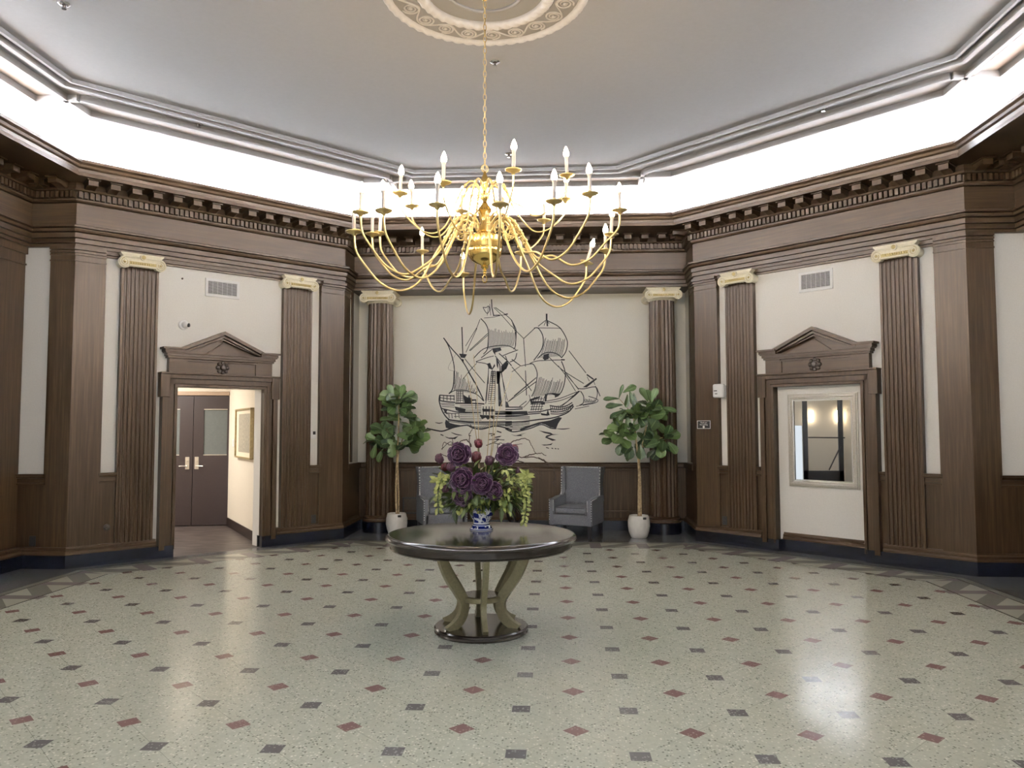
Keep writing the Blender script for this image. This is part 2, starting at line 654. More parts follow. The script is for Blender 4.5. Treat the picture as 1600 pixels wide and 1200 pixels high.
def smoothpts(pts, n=6):
    """Catmull-Rom through the points"""
    P = [Vector(p) for p in pts]
    out = []
    for i in range(len(P) - 1):
        p0, p1, p2, p3 = P[max(i - 1, 0)], P[i], P[i + 1], P[min(i + 2, len(P) - 1)]
        for k in range(n):
            t = k / n
            out.append(0.5 * ((2 * p1) + (p2 - p0) * t + (2 * p0 - 5 * p1 + 4 * p2 - p3) * t * t + (3 * p1 - p0 - 3 * p2 + p3) * t ** 3))
    out.append(P[-1])
    return out


# wall frames: local x runs to the viewer's right along the wall, local y goes into the wall, z is up
DL = 3.585
FL = ((*R(-5.07, 2.535), 0.0), PI / 4)          # left diagonal wall
FR = ((*R(2.535, 5.07), 0.0), -PI / 4)          # right diagonal wall
FB = ((CX, 12.28, 0.0), 0.0)                    # back wall of the recess

# ------------------------------------------------------------------ room shell
m = MB()
pts = Rp([(-5.9, -2.6), (-5.07, -2.56), (-2.56, -5.07), (-2.6, -7.2), (2.6, -7.2), (2.56, -5.07), (5.07, -2.56), (5.9, -2.6), (5.9, 2.6), (5.35, 2.60), (2.60, 5.35), (2.7, 6.3), (-2.7, 6.3), (-2.55, 5.085), (-5.085, 2.55), (-5.9, 2.6)])
m.face([m.bm.verts.new((x, y, 0)) for x, y in pts])
m.prism(pts, -0.2, -0.001)
struct(m.build('floor', terrazzo))

# diagonal wall with the doorway (left)
m = MB()
m.b2(0.05, 1.20, 0.10, 0.32, 0, 4.6)
m.b2(2.35, DL - 0.05, 0.10, 0.32, 0, 4.6)
m.b2(1.20, 2.35, 0.10, 0.32, 2.138, 4.6)
struct(m.build('wall_left_diagonal', plaster, loc=FL[0], rotz=FL[1]))
m = MB()
m.b2(0.05, DL - 1.16 - 1.22, 0.10, 0.34, 0, 4.6)
m.b2(DL - 1.16, DL - 0.05, 0.10, 0.34, 0, 4.6)
m.b2(DL - 2.38, DL - 1.16, 0.10, 0.34, 2.15, 4.6)
m.b2(DL - 2.38, DL - 1.16, 0.12, 0.34, 0, 2.15)
struct(m.build('wall_right_diagonal', plaster, loc=FR[0], rotz=FR[1]))

# returns and walls of the recesses
m = MB()
x0, y0 = R(-5.72, 2.60)
m.b2(x0, x0 + 0.62, y0, y0 + 0.15, 0, 4.6)
struct(m.build('wall_left_return', plaster))
m = MB()
x1, y1 = R(5.72, 2.60)
m.b2(x1 - 0.62, x1, y1, y1 + 0.15, 0, 4.6)
struct(m.build('wall_right_return', plaster))
m = MB()
m.b2(x1, x1 + 0.15, R(0, -2.6)[1], y1 + 0.15, 0, 4.6)
struct(m.build('wall_right', plaster))
m = MB()
m.b2(x0 - 0.15, x0, R(0, 1.5)[1], y0 + 0.15, 0, 4.6)
m.b2(x0 - 0.15, x0, R(0, -2.6)[1], R(0, -1.2)[1], 0, 4.6)
m.b2(x0 - 0.15, x0, R(0, -1.2)[1], R(0, 1.5)[1], 2.65, 4.6)
struct(m.build('wall_left', plaster))
m = MB()
m.b2(CX - 2.75, CX + 2.75, 12.28, 12.45, 0, 4.6)
struct(m.build('wall_back', plaster_back))
for sgn, nm in ((-1, 'wall_back_left_return'), (1, 'wall_back_right_return')):
    m = MB()
    xa = CX + sgn * 2.62
    m.b2(xa, xa + sgn * 0.14, R(0, 5.12)[1], 12.30, 0, 4.6)
    struct(m.build(nm, plaster))
# the half of the room behind the camera's sides
for sgn, nm in ((-1, 'wall_front_left'), (1, 'wall_front_right')):
    m = MB()
    a, c = R(sgn * 5.12, -2.585), R(sgn * 2.585, -5.12)
    d = Vector((c[0] - a[0], c[1] - a[1])).normalized()
    nn = Vector((d.y, -d.x)) * sgn * -1
    if nn.dot(Vector((CX - a[0], CY - a[1]))) > 0:
        nn = -nn
    m.prism([a, c, (c[0] + nn.x * .2, c[1] + nn.y * .2), (a[0] + nn.x * .2, a[1] + nn.y * .2)], 0, 4.6)
    m.prism([a, R(sgn * 5.72, -2.6), R(sgn * 5.72, -2.75), (a[0] + nn.x * .2, a[1] + nn.y * .2)], 0, 4.6)
    m.prism([c, R(sgn * 2.585, -6.6), R(sgn * 2.75, -6.6), (c[0] + nn.x * .2, c[1] + nn.y * .2)], 0, 4.6)
    struct(m.build(nm, plaster))

# ceiling with the curved cove
def octo(e, s):                      # octagon: side faces at distance e, |x|+|y| = s on the diagonals
    k = s - e
    return [(e, -k), (e, k), (k, e), (-k, e), (-e, k), (-e, -k), (-k, -e), (k, -e)]


m = MB()
rings = [(5.14, 7.02, CEIL)]
for i in range(1, 8):
    a = PI / 2 * i / 7
    rings.append((5.14 + 0.42 * math.sin(a), 7.02 + 0.58 * math.sin(a), CEIL - 0.60 * (1 - math.cos(a))))
vr = [[m.bm.verts.new((*R(*p), zz)) for p in octo(e, s)] for e, s, zz in rings]
m.face(vr[0][::-1])
for A, B in zip(vr, vr[1:]):
    for i in range(8):
        m.face([A[i], A[(i + 1) % 8], B[(i + 1) % 8], B[i]])
struct(m.build('ceiling', ceil_mat))

# ceiling mouldings: one inner double band and the two interlaced bands
def rib(path, ribs, closed):
    mm = MB()
    for off, w, h in ribs:
        mm.sweep(Rp(path), [(off - w / 2, CEIL + 0.004), (off - w / 2, CEIL - h), (off + w / 2, CEIL - h), (off + w / 2, CEIL + 0.004)], closed)
    return mm


struct(rib(octo(4.50, 5.94), [(0.062, 0.03, 0.045), (-0.05, 0.055, 0.06), (-0.08, 0.02, 0.035)], True).build('trim_1', ceil_mat))
EB, EC, SB, SC = 4.77, 5.12, 6.44, 6.99
half = []
# band following the sides' inner line and the diagonals' outer line, and the other way round
pA, pB = [], []
for q in range(4):
    a = q * PI / 2
    c, s = round(math.cos(a)), round(math.sin(a))
    rot = lambda p: (c * p[0] - s * p[1], s * p[0] + c * p[1])
    pA += [rot(p) for p in ((EB, -(SC - EB)), (EB, SC - EB))]
    kb = SB - EB + 0.02
    pB += [rot(p) for p in ((EC, -(kb + .02)), (EC, kb + 0.02), (EB - 0.18, kb + 0.02))]
    pB += [rot((kb + 0.02, EB - 0.18))]
RB = [(0.03, 0.05, 0.07), (-0.035, 0.025, 0.05)]
struct(rib(pA, RB, True).build('trim_2', ceil_mat))
mmB = MB()
for q in range(4):
    a = q * PI / 2
    c, s = round(math.cos(a)), round(math.sin(a))
    rot = lambda p: (c * p[0] - s * p[1], s * p[0] + c * p[1])
    kb = SB - EB + 0.16
    e0 = SB - kb
    side = [rot(p) for p in ((e0, -kb), (EC, -kb), (EC, kb), (e0, kb))]
    dg = [rot(p) for p in ((e0, kb), (kb, e0))]
    for off, w, h in RB:
        pr = [(off - w / 2, CEIL + .004), (off - w / 2, CEIL - h), (off + w / 2, CEIL - h), (off + w / 2, CEIL + .004)]
        mmB.sweep(Rp(side), pr)
        mmB.sweep(Rp(dg), pr)
struct(mmB.build('trim_3', ceil_mat))

# ------------------------------------------------------------------ entablature and cornice (continuous round the room)
FZ = [(5.60, -2.535), (5.60, 2.535), (5.07, 2.535), (2.535, 5.07), (2.535, 5.59), (-2.535, 5.59), (-2.535, 5.07), (-5.07, 2.535),
      (-5.60, 2.535), (-5.60, -2.535), (-5.07, -2.535), (-2.535, -5.07), (-2.535, -5.59), (2.535, -5.59), (2.535, -5.07), (5.07, -2.535)]
m = MB()
m.sweep(Rp(FZ), [(-0.85, 3.745), (-0.02, 3.745), (-0.02, 3.780), (-0.05, 3.780), (-0.05, 3.790), (-0.005, 3.790), (-0.005, 3.840), (-0.04, 3.840), (-0.04, 3.850), (0.01, 3.850), (0.01, 3.905), (-0.03, 3.905),
                 (-0.03, 3.917), (0.03, 3.919), (0.045, 3.945), (0.010, 3.948), (0.010, 3.960), (0.055, 3.967), (0.055, 3.990), (0.0, 3.996), (-0.05, 3.998), (-0.05, 4.010), (-0.02, 4.012), (-0.02, 4.034), (-0.02, 4.262), (-0.05, 4.264), (-0.05, 4.274), (-0.005, 4.276),
                 (0.012, 4.295), (0.012, 4.312), (0.0, 4.318), (0.0, 4.395), (0.062, 4.40), (0.075, 4.42), (0.04, 4.425), (0.03, 4.505), (-0.85, 4.505)], True)
struct(m.build('trim_5', wood_h))
for fr_, nm_ in ((FL, 'trim_4'), (FR, 'trim_60')):   # shadowed fillet between the plaster and the architrave
    m = MB()
    m.b2(0.30, DL - 0.30, 0.062, 0.0995, 3.672, 3.695)
    m.b2(0.30, DL - 0.30, 0.045, 0.0995, 3.700, 3.745)
    struct(m.build(nm_, wood_x, loc=fr_[0], rotz=fr_[1]))
m = MB()
CR = octo(4.87, 7.12)
m.sweep(Rp(CR), [(0.0, 4.495), (0.0, 4.535), (-0.008, 4.54), (-0.004, 4.575), (0.018, 4.59), (0.028, 4.615), (0.055, 4.635), (0.062, 4.665), (0.055, 4.67), (-0.10, 4.67), (-0.9, 4.60), (-0.9, 4.52), (-0.05, 4.52), (-0.05, 4.495)], True)
struct(m.build('trim_6', wood_h))
# soffit board between the frieze and the crown
m = MB()
m.sweep(Rp(CR), [(-0.03, 4.50), (-0.03, 4.515), (-0.80, 4.515), (-0.80, 4.50)], True)
struct(m.build('trim_7', wood_h))

# dentil courses and modillion brackets per straight run
trim_no = [8]


def run(p, q, n_mod):
    a, c = Vector(R(*p)), Vector(R(*q))
    d = c - a
    L = d.length
    ang = math.atan2(d.y, d.x)
    return a, L, ang


def dentils(p, q, nm, mods):
    a, L, ang = run(p, q, mods)
    mm = MB()
    n = max(2, int(round(L / 0.061)))
    st = L / n
    for i in range(n):
        mm.b2(i * st + 0.01, i * st + 0.048, -0.002, 0.05, 4.318, 4.392)
    dc = mm.build('trim_%d' % trim_no[0], wood_x, loc=(a.x, a.y, 0), rotz=ang)
    trim_no[0] += 1
    struct(dc)
    if mods:
        mb = MB()
        prof = [(0.02, 4.41), (0.10, 4.415), (0.17, 4.432), (0.21, 4.436), (0.24, 4.424), (0.25, 4.428), (0.25, 4.488), (0.265, 4.49), (0.27, 4.503), (0.02, 4.503)]
        mb.prism(prof, -0.052, 0.052, 'x')
        mb.b2(-0.068, 0.068, 0.02, 0.278, 4.487, 4.504)
        sp = L / mods
        first = None
        for i in range(mods):
            if first is None:
                o = mb.build('modillion', wood_x, parent=dc)
                first = o
            else:
                o = first.copy()
                COL.objects.link(o)
                o.parent = dc
            o.location = ((i + 0.5) * sp, 0, 0)


dentils((-2.535, 5.07), (-5.07, 2.535), 'left', 15)
dentils((5.07, 2.535), (2.535, 5.07), 'right', 15)
dentils((2.535, 5.59), (-2.535, 5.59), 'back', 20)
dentils((-5.07, 2.535), (-5.60, 2.535), 'lret', 2)
dentils((5.60, 2.535), (5.07, 2.535), 'rret', 2)
dentils((2.535, 5.07), (2.535, 5.59), 'brret', 2)
dentils((-2.535, 5.59), (-2.535, 5.07), 'blret', 2)
dentils((-5.60, 2.535), (-5.60, -0.5), 'lalc', 12)
dentils((5.60, -0.5), (5.60, 2.535), 'ralc', 12)

# ------------------------------------------------------------------ corner piers (wood faces on both sides of each corner)
def pier(K, d1, l1, d2, l2, n):
    """K corner; d1,d2 directions away from the corner along the two wall faces"""
    K, d1, d2 = Vector(K), Vector(d1).normalized(), Vector(d2).normalized()
    bis = -(d1 + d2)
    bis = bis.normalized()           # points to the room
    def plan(off, e=0.0):
        k = K - bis * (off / max(0.3, math.sin(math.acos(max(-1, min(1, d1.dot(d2)))) / 2)))
        a, c = k + d1 * (l1 + e), k + d2 * (l2 + e)
        back = 0.14
        n1 = Vector((-d1.y, d1.x)); n1 = n1 if n1.dot(bis) < 0 else -n1
        n2 = Vector((-d2.y, d2.x)); n2 = n2 if n2.dot(bis) < 0 else -n2
        kb = k - bis * (back / max(0.3, math.sin(math.acos(max(-1, min(1, d1.dot(d2)))) / 2)))
        return [Vector(R(*p)) for p in (k, a, a + n1 * back, kb, c + n2 * back, c)]
    mm = MB()
    mm.prism(plan(0.03), 0.2, 3.745)
    for z0, z1, off in ((3.575, 3.593, 0.018), (3.645, 3.665, 0.018), (3.675, 3.70, 0.006), (3.71, 3.745, -0.008)):
        mm.prism(plan(off, 0.006), z0, z1)
    o = mm.build('trim_%d' % trim_no[0], wood_v)
    trim_no[0] += 1
    return struct(o)


pier((-5.07, 2.535), (1, 1), 0.335, (-1, 0), 0.30, 0)
pier((-2.535, 5.07), (-1, -1), 0.375, (0, 1), 0.34, 0)
pier((2.535, 5.07), (1, -1), 0.375, (0, 1), 0.34, 0)
pier((5.07, 2.535), (-1, 1), 0.335, (1, 0), 0.30, 0)
# pilaster at the near end of the left recess wall
m = MB()
xa, ya = R(-5.69, 2.57)
m.b2(xa - 0.05, xa, ya - 0.46, ya, 0.2, 3.745)
m.b2(xa - 0.05, xa + 0.015, ya - 0.47, ya, 3.53, 3.55)
m.b2(xa - 0.05, xa + 0.03, ya - 0.48, ya, 3.66, 3.745)
struct(m.build('trim_%d' % trim_no[0], wood_v)); trim_no[0] += 1
# same at the back recess, beside the round columns (inner edge of the returns)
for sgn in (-1, 1):
    m = MB()
    xb = CX + sgn * 2.60
    m.b2(xb, xb + sgn * 0.05, R(0, 5.66)[1], R(0, 5.76)[1], 1.08, 3.745)
    struct(m.build('trim_%d' % trim_no[0], wood_v)); trim_no[0] += 1

# ------------------------------------------------------------------ baseboards
BASE = [(-0.16, 0.0), (0.0, 0.0), (0.0, 0.15), (-0.16, 0.15)]
CAP = [(-0.16, 0.1505), (0.004, 0.1505), (0.004, 0.168), (-0.010, 0.19), (-0.008, 0.205), (-0.028, 0.225), (-0.03, 0.24), (-0.16, 0.24)]


def LD(u, d=0.0):                    # point on the left diagonal, u from its near corner
    return (-5.07 + S2 * u + S2 * d, 2.535 + S2 * u - S2 * d)


def RD(u, d=0.0):
    return (5.07 - S2 * u - S2 * d, 2.535 + S2 * u - S2 * d)


def baseboard(name, path, cap_path=None):
    o = MB().sweep(Rp(path), BASE).build(name, black_stone)
    struct(o)
    c = MB().sweep(Rp(cap_path or path), CAP).build('cap_moulding', wood_h, parent=o)
    return o


# paths run with the room on their left (from the viewer's right to left)
baseboard('baseboard_left', [LD(1.195), (-5.07, 2.53), (-5.58, 2.52), (-5.60, 1.5)], [LD(0.99), (-5.07, 2.53), (-5.58, 2.52), (-5.60, 1.5)])
baseboard('baseboard_back', [(2.54, 5.10), (2.55, 6.135), (-2.55, 6.135), (-2.54, 5.10)])
bl = MB().sweep(Rp([(-2.54, 5.3), (-2.535, 5.07), LD(2.345)]), BASE).build('baseboard_left_diagonal', black_stone)
struct(bl)
MB().sweep(Rp([(-2.54, 5.3), (-2.535, 5.07), LD(2.56)]), CAP).build('cap_moulding', wood_h, parent=bl)
br = MB().sweep(Rp([(5.60, 0.2), (5.60, 2.53), (5.07, 2.535), RD(1.19), RD(1.19, -0.09), RD(2.31, -0.09), RD(2.31), (2.535, 5.07), (2.54, 5.3)]), BASE).build('baseboard_right_diagonal', black_stone)
struct(br)
MB().sweep(Rp([(5.60, 0.2), (5.60, 2.53), (5.07, 2.535), RD(0.99)]), CAP).build('cap_moulding', wood_h, parent=br)
MB().sweep(Rp([RD(1.20, -0.09), RD(2.30, -0.09)]), CAP).build('cap_moulding', wood_h, parent=br)
MB().sweep(Rp([RD(2.56), (2.535, 5.07), (2.54, 5.3)]), CAP).build('cap_moulding', wood_h, parent=br)

# ------------------------------------------------------------------ wainscot and chair rails
RAIL = [(0.0, 0.955), (0.04, 0.955), (0.042, 0.975), (0.028, 0.98), (0.028, 1.03), (0.045, 1.035), (0.05, 1.055), (0.06, 1.06), (0.06, 1.08), (0.0, 1.08)]


def wain(frame, x0, x1, y=0.055):
    mm = MB()
    mm.b2(x0, x1, y, 0.11, 0.2, 0.97)
    o = mm.build('trim_%d' % trim_no[0], wood_v, loc=frame[0], rotz=frame[1])
    trim_no[0] += 1
    struct(o)
    mr = MB()
    mr.prism([(y - d + 0.012, zz) for d, zz in RAIL] , x0, x1, 'x')
    mr.build('chair_rail', wood_h, parent=o)


wain(FL, 0.33, 0.53)
wain(FL, 3.05, 3.22)
wain(FR, 0.36, 0.53)
wain(FR, 0.955, 1.02)
wain(FR, DL - 1.02, DL - 0.955)
wain(FR, DL - 0.53, DL - 0.33)
# returns of the side recesses
for x0, x1, nm in ((R(-5.72, 0)[0], R(-5.36, 0)[0], 'l'), (R(5.36, 0)[0], R(5.72, 0)[0], 'r')):
    m = MB()
    yy = R(0, 2.57)[1]
    m.b2(x0, x1, yy, yy + 0.05, 0.2, 0.97)
    o = m.build('trim_%d' % trim_no[0], wood_v); trim_no[0] += 1
    struct(o)
    m = MB()
    m.prism([(yy - d + 0.012, zz) for d, zz in RAIL], x0, x1, 'x')
    m.build('chair_rail', wood_h, parent=o)
# right recess wall
m = MB()
xx = R(5.69, 0)[0]
m.b2(xx, xx + 0.05, R(0, -2.5)[1], R(0, 2.6)[1], 0.2, 0.97)
o = struct(m.build('trim_%d' % trim_no[0], wood_v)); trim_no[0] += 1
m = MB()
m.b2(xx - 0.05, xx + 0.05, R(0, -2.5)[1], R(0, 2.6)[1], 0.955, 1.08)
m.build('chair_rail', wood_h, parent=o)
# back recess: panelled wainscot
m = MB()
m.b2(CX - 2.66, CX + 2.66, 12.235, 12.30, 0.2, 0.98)
o = struct(m.build('trim_%d' % trim_no[0], wood_v)); trim_no[0] += 1
m = MB()
m.prism([(12.235 - d, zz) for d, zz in ((0, 0.97), (0.015, 0.97), (0.02, 0.985), (0.006, 0.99), (0.006, 1.035), (0.03, 1.04), (0.035, 1.06), (0, 1.06))], CX - 2.64, CX + 2.64, 'x')
m.build('chair_rail', wood_h, parent=o)
for xa, xb in ((-1.95, -0.02), (0.02, 1.95)):
    m = MB()
    z0, z1 = 0.285, 0.945
    for (a0, a1, c0, c1) in ((xa, xb, z1 - 0.022, z1), (xa, xb, z0, z0 + 0.022), (xa, xa + 0.022, z0, z1), (xb - 0.022, xb, z0, z1)):
        m.b2(CX + a0, CX + a1, 12.222, 12.24, c0, c1, bevel=0.004)
    m.build('panel_moulding', wood_h, parent=o)
for sgn in (-1, 1):
    m = MB()
    xb = CX + sgn * 2.585
    m.b2(xb, xb + sgn * 0.05, R(0, 5.40)[1], 12.25, 0.2, 0.98)
    o = struct(m.build('trim_%d' % trim_no[0], wood_v)); trim_no[0] += 1
    m = MB()
    m.b2(xb - sgn * 0.03, xb + sgn * 0.05, R(0, 5.40)[1], 12.25, 0.98, 1.06)
    m.build('chair_rail', wood_h, parent=o)


# ------------------------------------------------------------------ capitals, pilasters, columns
def spiral(cx, cz, r0, r1, turns, sgn, y, start=PI / 2, n=40):
    out = []
    for i in range(n + 1):
        f = i / n
        r = r0 + (r1 - r0) * (f ** 0.8)
        a = start + sgn * f * turns * 2 * PI
        out.append((cx + r * math.cos(a), y, cz + r * math.sin(a)))
    return out


def capital_face(parent, y, w=0.205, M=None, rosette=True):
    """front of an ionic capital; y is the plane of the face, volutes at x = +-w, top at z = 3.745"""
    b_iv, b_gl = MB(), MB()
    zc = 3.628
    rv = 0.077
    for s in (-1, 1):
        b_iv.lathe([(0.0001, -0.02), (rv - 0.008, -0.02), (rv - 0.004, 0.03), (0.0001, 0.03)], 24, (M or Matrix()) @ Matrix.Translation((s * w, y + 0.03, zc)) @ Matrix.Rotation(PI / 2, 4, 'X'))
        sp = spiral(s * w, zc, rv - 0.012, 0.012, 2.1, -s, y - 0.006)
        sp = [(p[0], p[1], p[2]) for p in sp]
        b_iv.tube(sp, [0.0135 - 0.007 * i / len(sp) for i in range(len(sp))], 6, M=M)
        b_gl.lathe([(0.0001, 0.0), (rv - 0.02, 0.0), (rv - 0.02, 0.004), (0.0001, 0.004)], 20, (M or Matrix()) @ Matrix.Translation((s * w, y + 0.002, zc)) @ Matrix.Rotation(PI / 2, 4, 'X'))
        b_gl.ball((s * w, y - 0.006, zc), 0.014, 8, 6, M=M)
    # scroll band between the volutes
    b_iv.b2(-w, w, y - 0.004, y + 0.03, zc + 0.012, zc + rv - 0.004, M=M)
    b_iv.tube([(-w, y - 0.004, zc + rv - 0.012), (w, y - 0.004, zc + rv - 0.012)], 0.0125, 6, M=M)
    b_gl.b2(-w + 0.02, w - 0.02, y - 0.012, y + 0.02, zc - 0.026, zc + 0.014, M=M)
    n = 11
    for i in range(n):
        b_gl.ball(((i - (n - 1) / 2) * 0.026, y - 0.013, zc - 0.004), (0.0085, 0.010, 0.017), 8, 6, M=M)
    b_iv.tube([(-w + 0.05, y - 0.008, zc - 0.036), (0, y - 0.014, zc - 0.036), (w - 0.05, y - 0.008, zc - 0.036)], 0.0135, 8, M=M)
    if rosette:
        b_iv.lathe([(0.0001, 0.03), (0.036, 0.026), (0.036, -0.02), (0.0001, -0.02)], 20, (M or Matrix()) @ Matrix.Translation((0, y - 0.006, zc + 0.073)) @ Matrix.Rotation(PI / 2, 4, 'X'))
        b_gl.lathe([(0.0001, 0.038), (0.014, 0.036), (0.024, 0.032), (0.026, 0.026), (0.0001, 0.02)], 16, (M or Matrix()) @ Matrix.Translation((0, y - 0.008, zc + 0.073)) @ Matrix.Rotation(PI / 2, 4, 'X'))
    return b_iv, b_gl


def abacus(mm, hw, y0, y1):
    mm.prism([(-hw + 0.035, 3.692), (hw - 0.035, 3.692), (hw - 0.03, 3.705), (hw, 3.735), (hw, 3.748), (-hw, 3.748), (-hw, 3.735), (-hw + 0.03, 3.705)], y0, y1, 'y')


PIL_W = 0.43


def fluted_profile(w, depth, n, y0):
    """plan outline (x, y) of a flat fluted pilaster, front at y0 - depth"""
    pts = [(-w / 2, 0.0998)]
    yf = y0
    pts.append((-w / 2, yf))
    edge = 0.022
    fw = (w - 2 * edge) / n
    for i in range(n):
        xa = -w / 2 + edge + i * fw
        pts.append((xa + 0.006, yf))
        for k in range(1, 6):
            a = PI * k / 6
            pts.append((xa + fw / 2 - (fw / 2 - 0.006) * math.cos(a), yf + depth * math.sin(a)))
        pts.append((xa + fw - 0.006, yf))
    pts.append((w / 2, yf))
    pts.append((w / 2, 0.0998))
    return pts


def pilaster(label, frame, x):
    M = Matrix.Translation(frame[0]) @ Matrix.Rotation(frame[1], 4, 'Z')
    p = M @ Vector((x, 0, 0))
    t = thing('fluted_pilaster', label, 'pilaster', p, frame[1], 'fluted pilasters on the diagonal walls')
    mm = MB()
    mm.prism(fluted_profile(PIL_W, 0.017, 8, 0.022), 0.235, 3.60)
    mm.build('shaft', wood_v, t)
    iv, gl = capital_face(t, -0.055)
    abacus(iv, 0.250, -0.052, 0.0998)
    iv.b2(-0.19, 0.19, -0.035, 0.0998, 3.590, 3.70)
    for sg in (-1, 1):
        iv.tube([(sg * 0.205, -0.04, 3.628), (sg * 0.205, 0.0998, 3.628)], 0.062, 16)
    cap = iv.build('capital', ivory, t, smooth='auto')
    gl.build('gilt_ornament', gilt, cap, smooth='auto')
    return t


pl = pilaster('fluted wooden pilaster with ivory scroll capital at left of the open doorway', FL, 0.735)
for fr, x, lab in ((FL, 2.835, 'fluted wooden pilaster between the open doorway and the white thermostat'),
                   (FR, DL - 2.845, 'fluted wooden pilaster between the white alarm box and the mirror doorway'),
                   (FR, DL - 0.735, 'fluted wooden pilaster at right of the mirror, nearest the right edge of the room')):
    M = Matrix.Translation(fr[0]) @ Matrix.Rotation(fr[1], 4, 'Z')
    dup(pl, M @ Vector((x, 0, 0)), fr[1], lab, 'fluted pilasters on the diagonal walls')


def column(label, x):
    t = thing('round_column', label, 'column', (x, 11.99, 0), 0, 'round fluted columns of the back recess')
    mm = MB()
    NF = 20
    n = NF * 6
    zs = [(0.26, 0.216), (0.30, 0.215), (1.4, 0.212), (2.5, 0.205), (3.50, 0.194), (3.56, 0.194)]
    rings = []
    for zz, r in zs:
        ring = []
        for i in range(n):
            a = 2 * PI * i / n
            ph = (i % 6) / 6
            dip = 0.0 if ph in (0,) else 0.019 * math.sin(PI * (ph - 1 / 12) / (1 - 1 / 6)) if 0.08 < ph < 0.92 else 0
            ring.append(mm.bm.verts.new(((r - dip) * math.cos(a), (r - dip) * math.sin(a), zz)))
        rings.append(ring)
    for A, B in zip(rings, rings[1:]):
        for i in range(n):
            mm.face([A[i], A[(i + 1) % n], B[(i + 1) % n], B[i]])
    mm.face(rings[-1])
    mm.build('shaft', wood_v, t)
    mm = MB()
    mm.lathe([(0.25, 0.165), (0.258, 0.18), (0.25, 0.20), (0.232, 0.205), (0.23, 0.22), (0.24, 0.235), (0.232, 0.25), (0.216, 0.262)], 48)
    bs = mm.build('base', wood_h, t, smooth='auto')
    mm = MB()
    mm.lathe([(0.258, 0.0), (0.258, 0.16), (0.25, 0.168)], 64)
    mm.build('plinth', black_stone, bs, smooth='auto')
    iv, gl = capital_face(t, -0.245, w=0.215)
    abacus(iv, 0.262, -0.24, 0.24)
    for sg in (-1, 1):
        iv.lathe([(0.064, -0.235), (0.05, -0.12), (0.042, -0.03), (0.05, 0.0), (0.042, 0.03), (0.05, 0.12), (0.064, 0.235)], 20, Matrix.Translation((sg * 0.215, 0, 3.628)) @ Matrix.Rotation(PI / 2, 4, 'X'))
    for rz in (PI,):
        i2, g2 = capital_face(t, -0.245, w=0.215, M=Matrix.Rotation(rz, 4, 'Z'), rosette=False)
        me = bpy.data.meshes.new('t'); i2.bm.to_mesh(me); iv.bm.from_mesh(me); i2.bm.free()
        me2 = bpy.data.meshes.new('t'); g2.bm.to_mesh(me2); gl.bm.from_mesh(me2); g2.bm.free()
    iv.lathe([(0.19, 3.555), (0.215, 3.58), (0.21, 3.70)], 40)
    cap = iv.build('capital', ivory, t, smooth='auto')
    gl.build('gilt_ornament', gilt, cap, smooth='auto')
    return t


column('round fluted column with ivory scroll capital behind the left fig tree', CX - 2.20)
column('round fluted column with ivory scroll capital behind the right fig tree', CX + 2.21)


# ------------------------------------------------------------------ pedimented surrounds (doorway left, mirror niche right)
def rosette_mesh(M):
    mm = MB()
    for k in range(8):
        a = k * PI / 4
        mm.ball((0.038 * math.cos(a), -0.004, 0.038 * math.sin(a)), (0.0155, 0.014, 0.0155), 8, 6, M=M)
    mm.lathe([(0.0001, 0.0), (0.038, 0.0), (0.036, 0.006), (0.022, 0.008), (0.020, 0.016), (0.014, 0.024), (0.0001, 0.027)], 24, M @ Matrix.Rotation(PI / 2, 4, 'X'))
    return mm


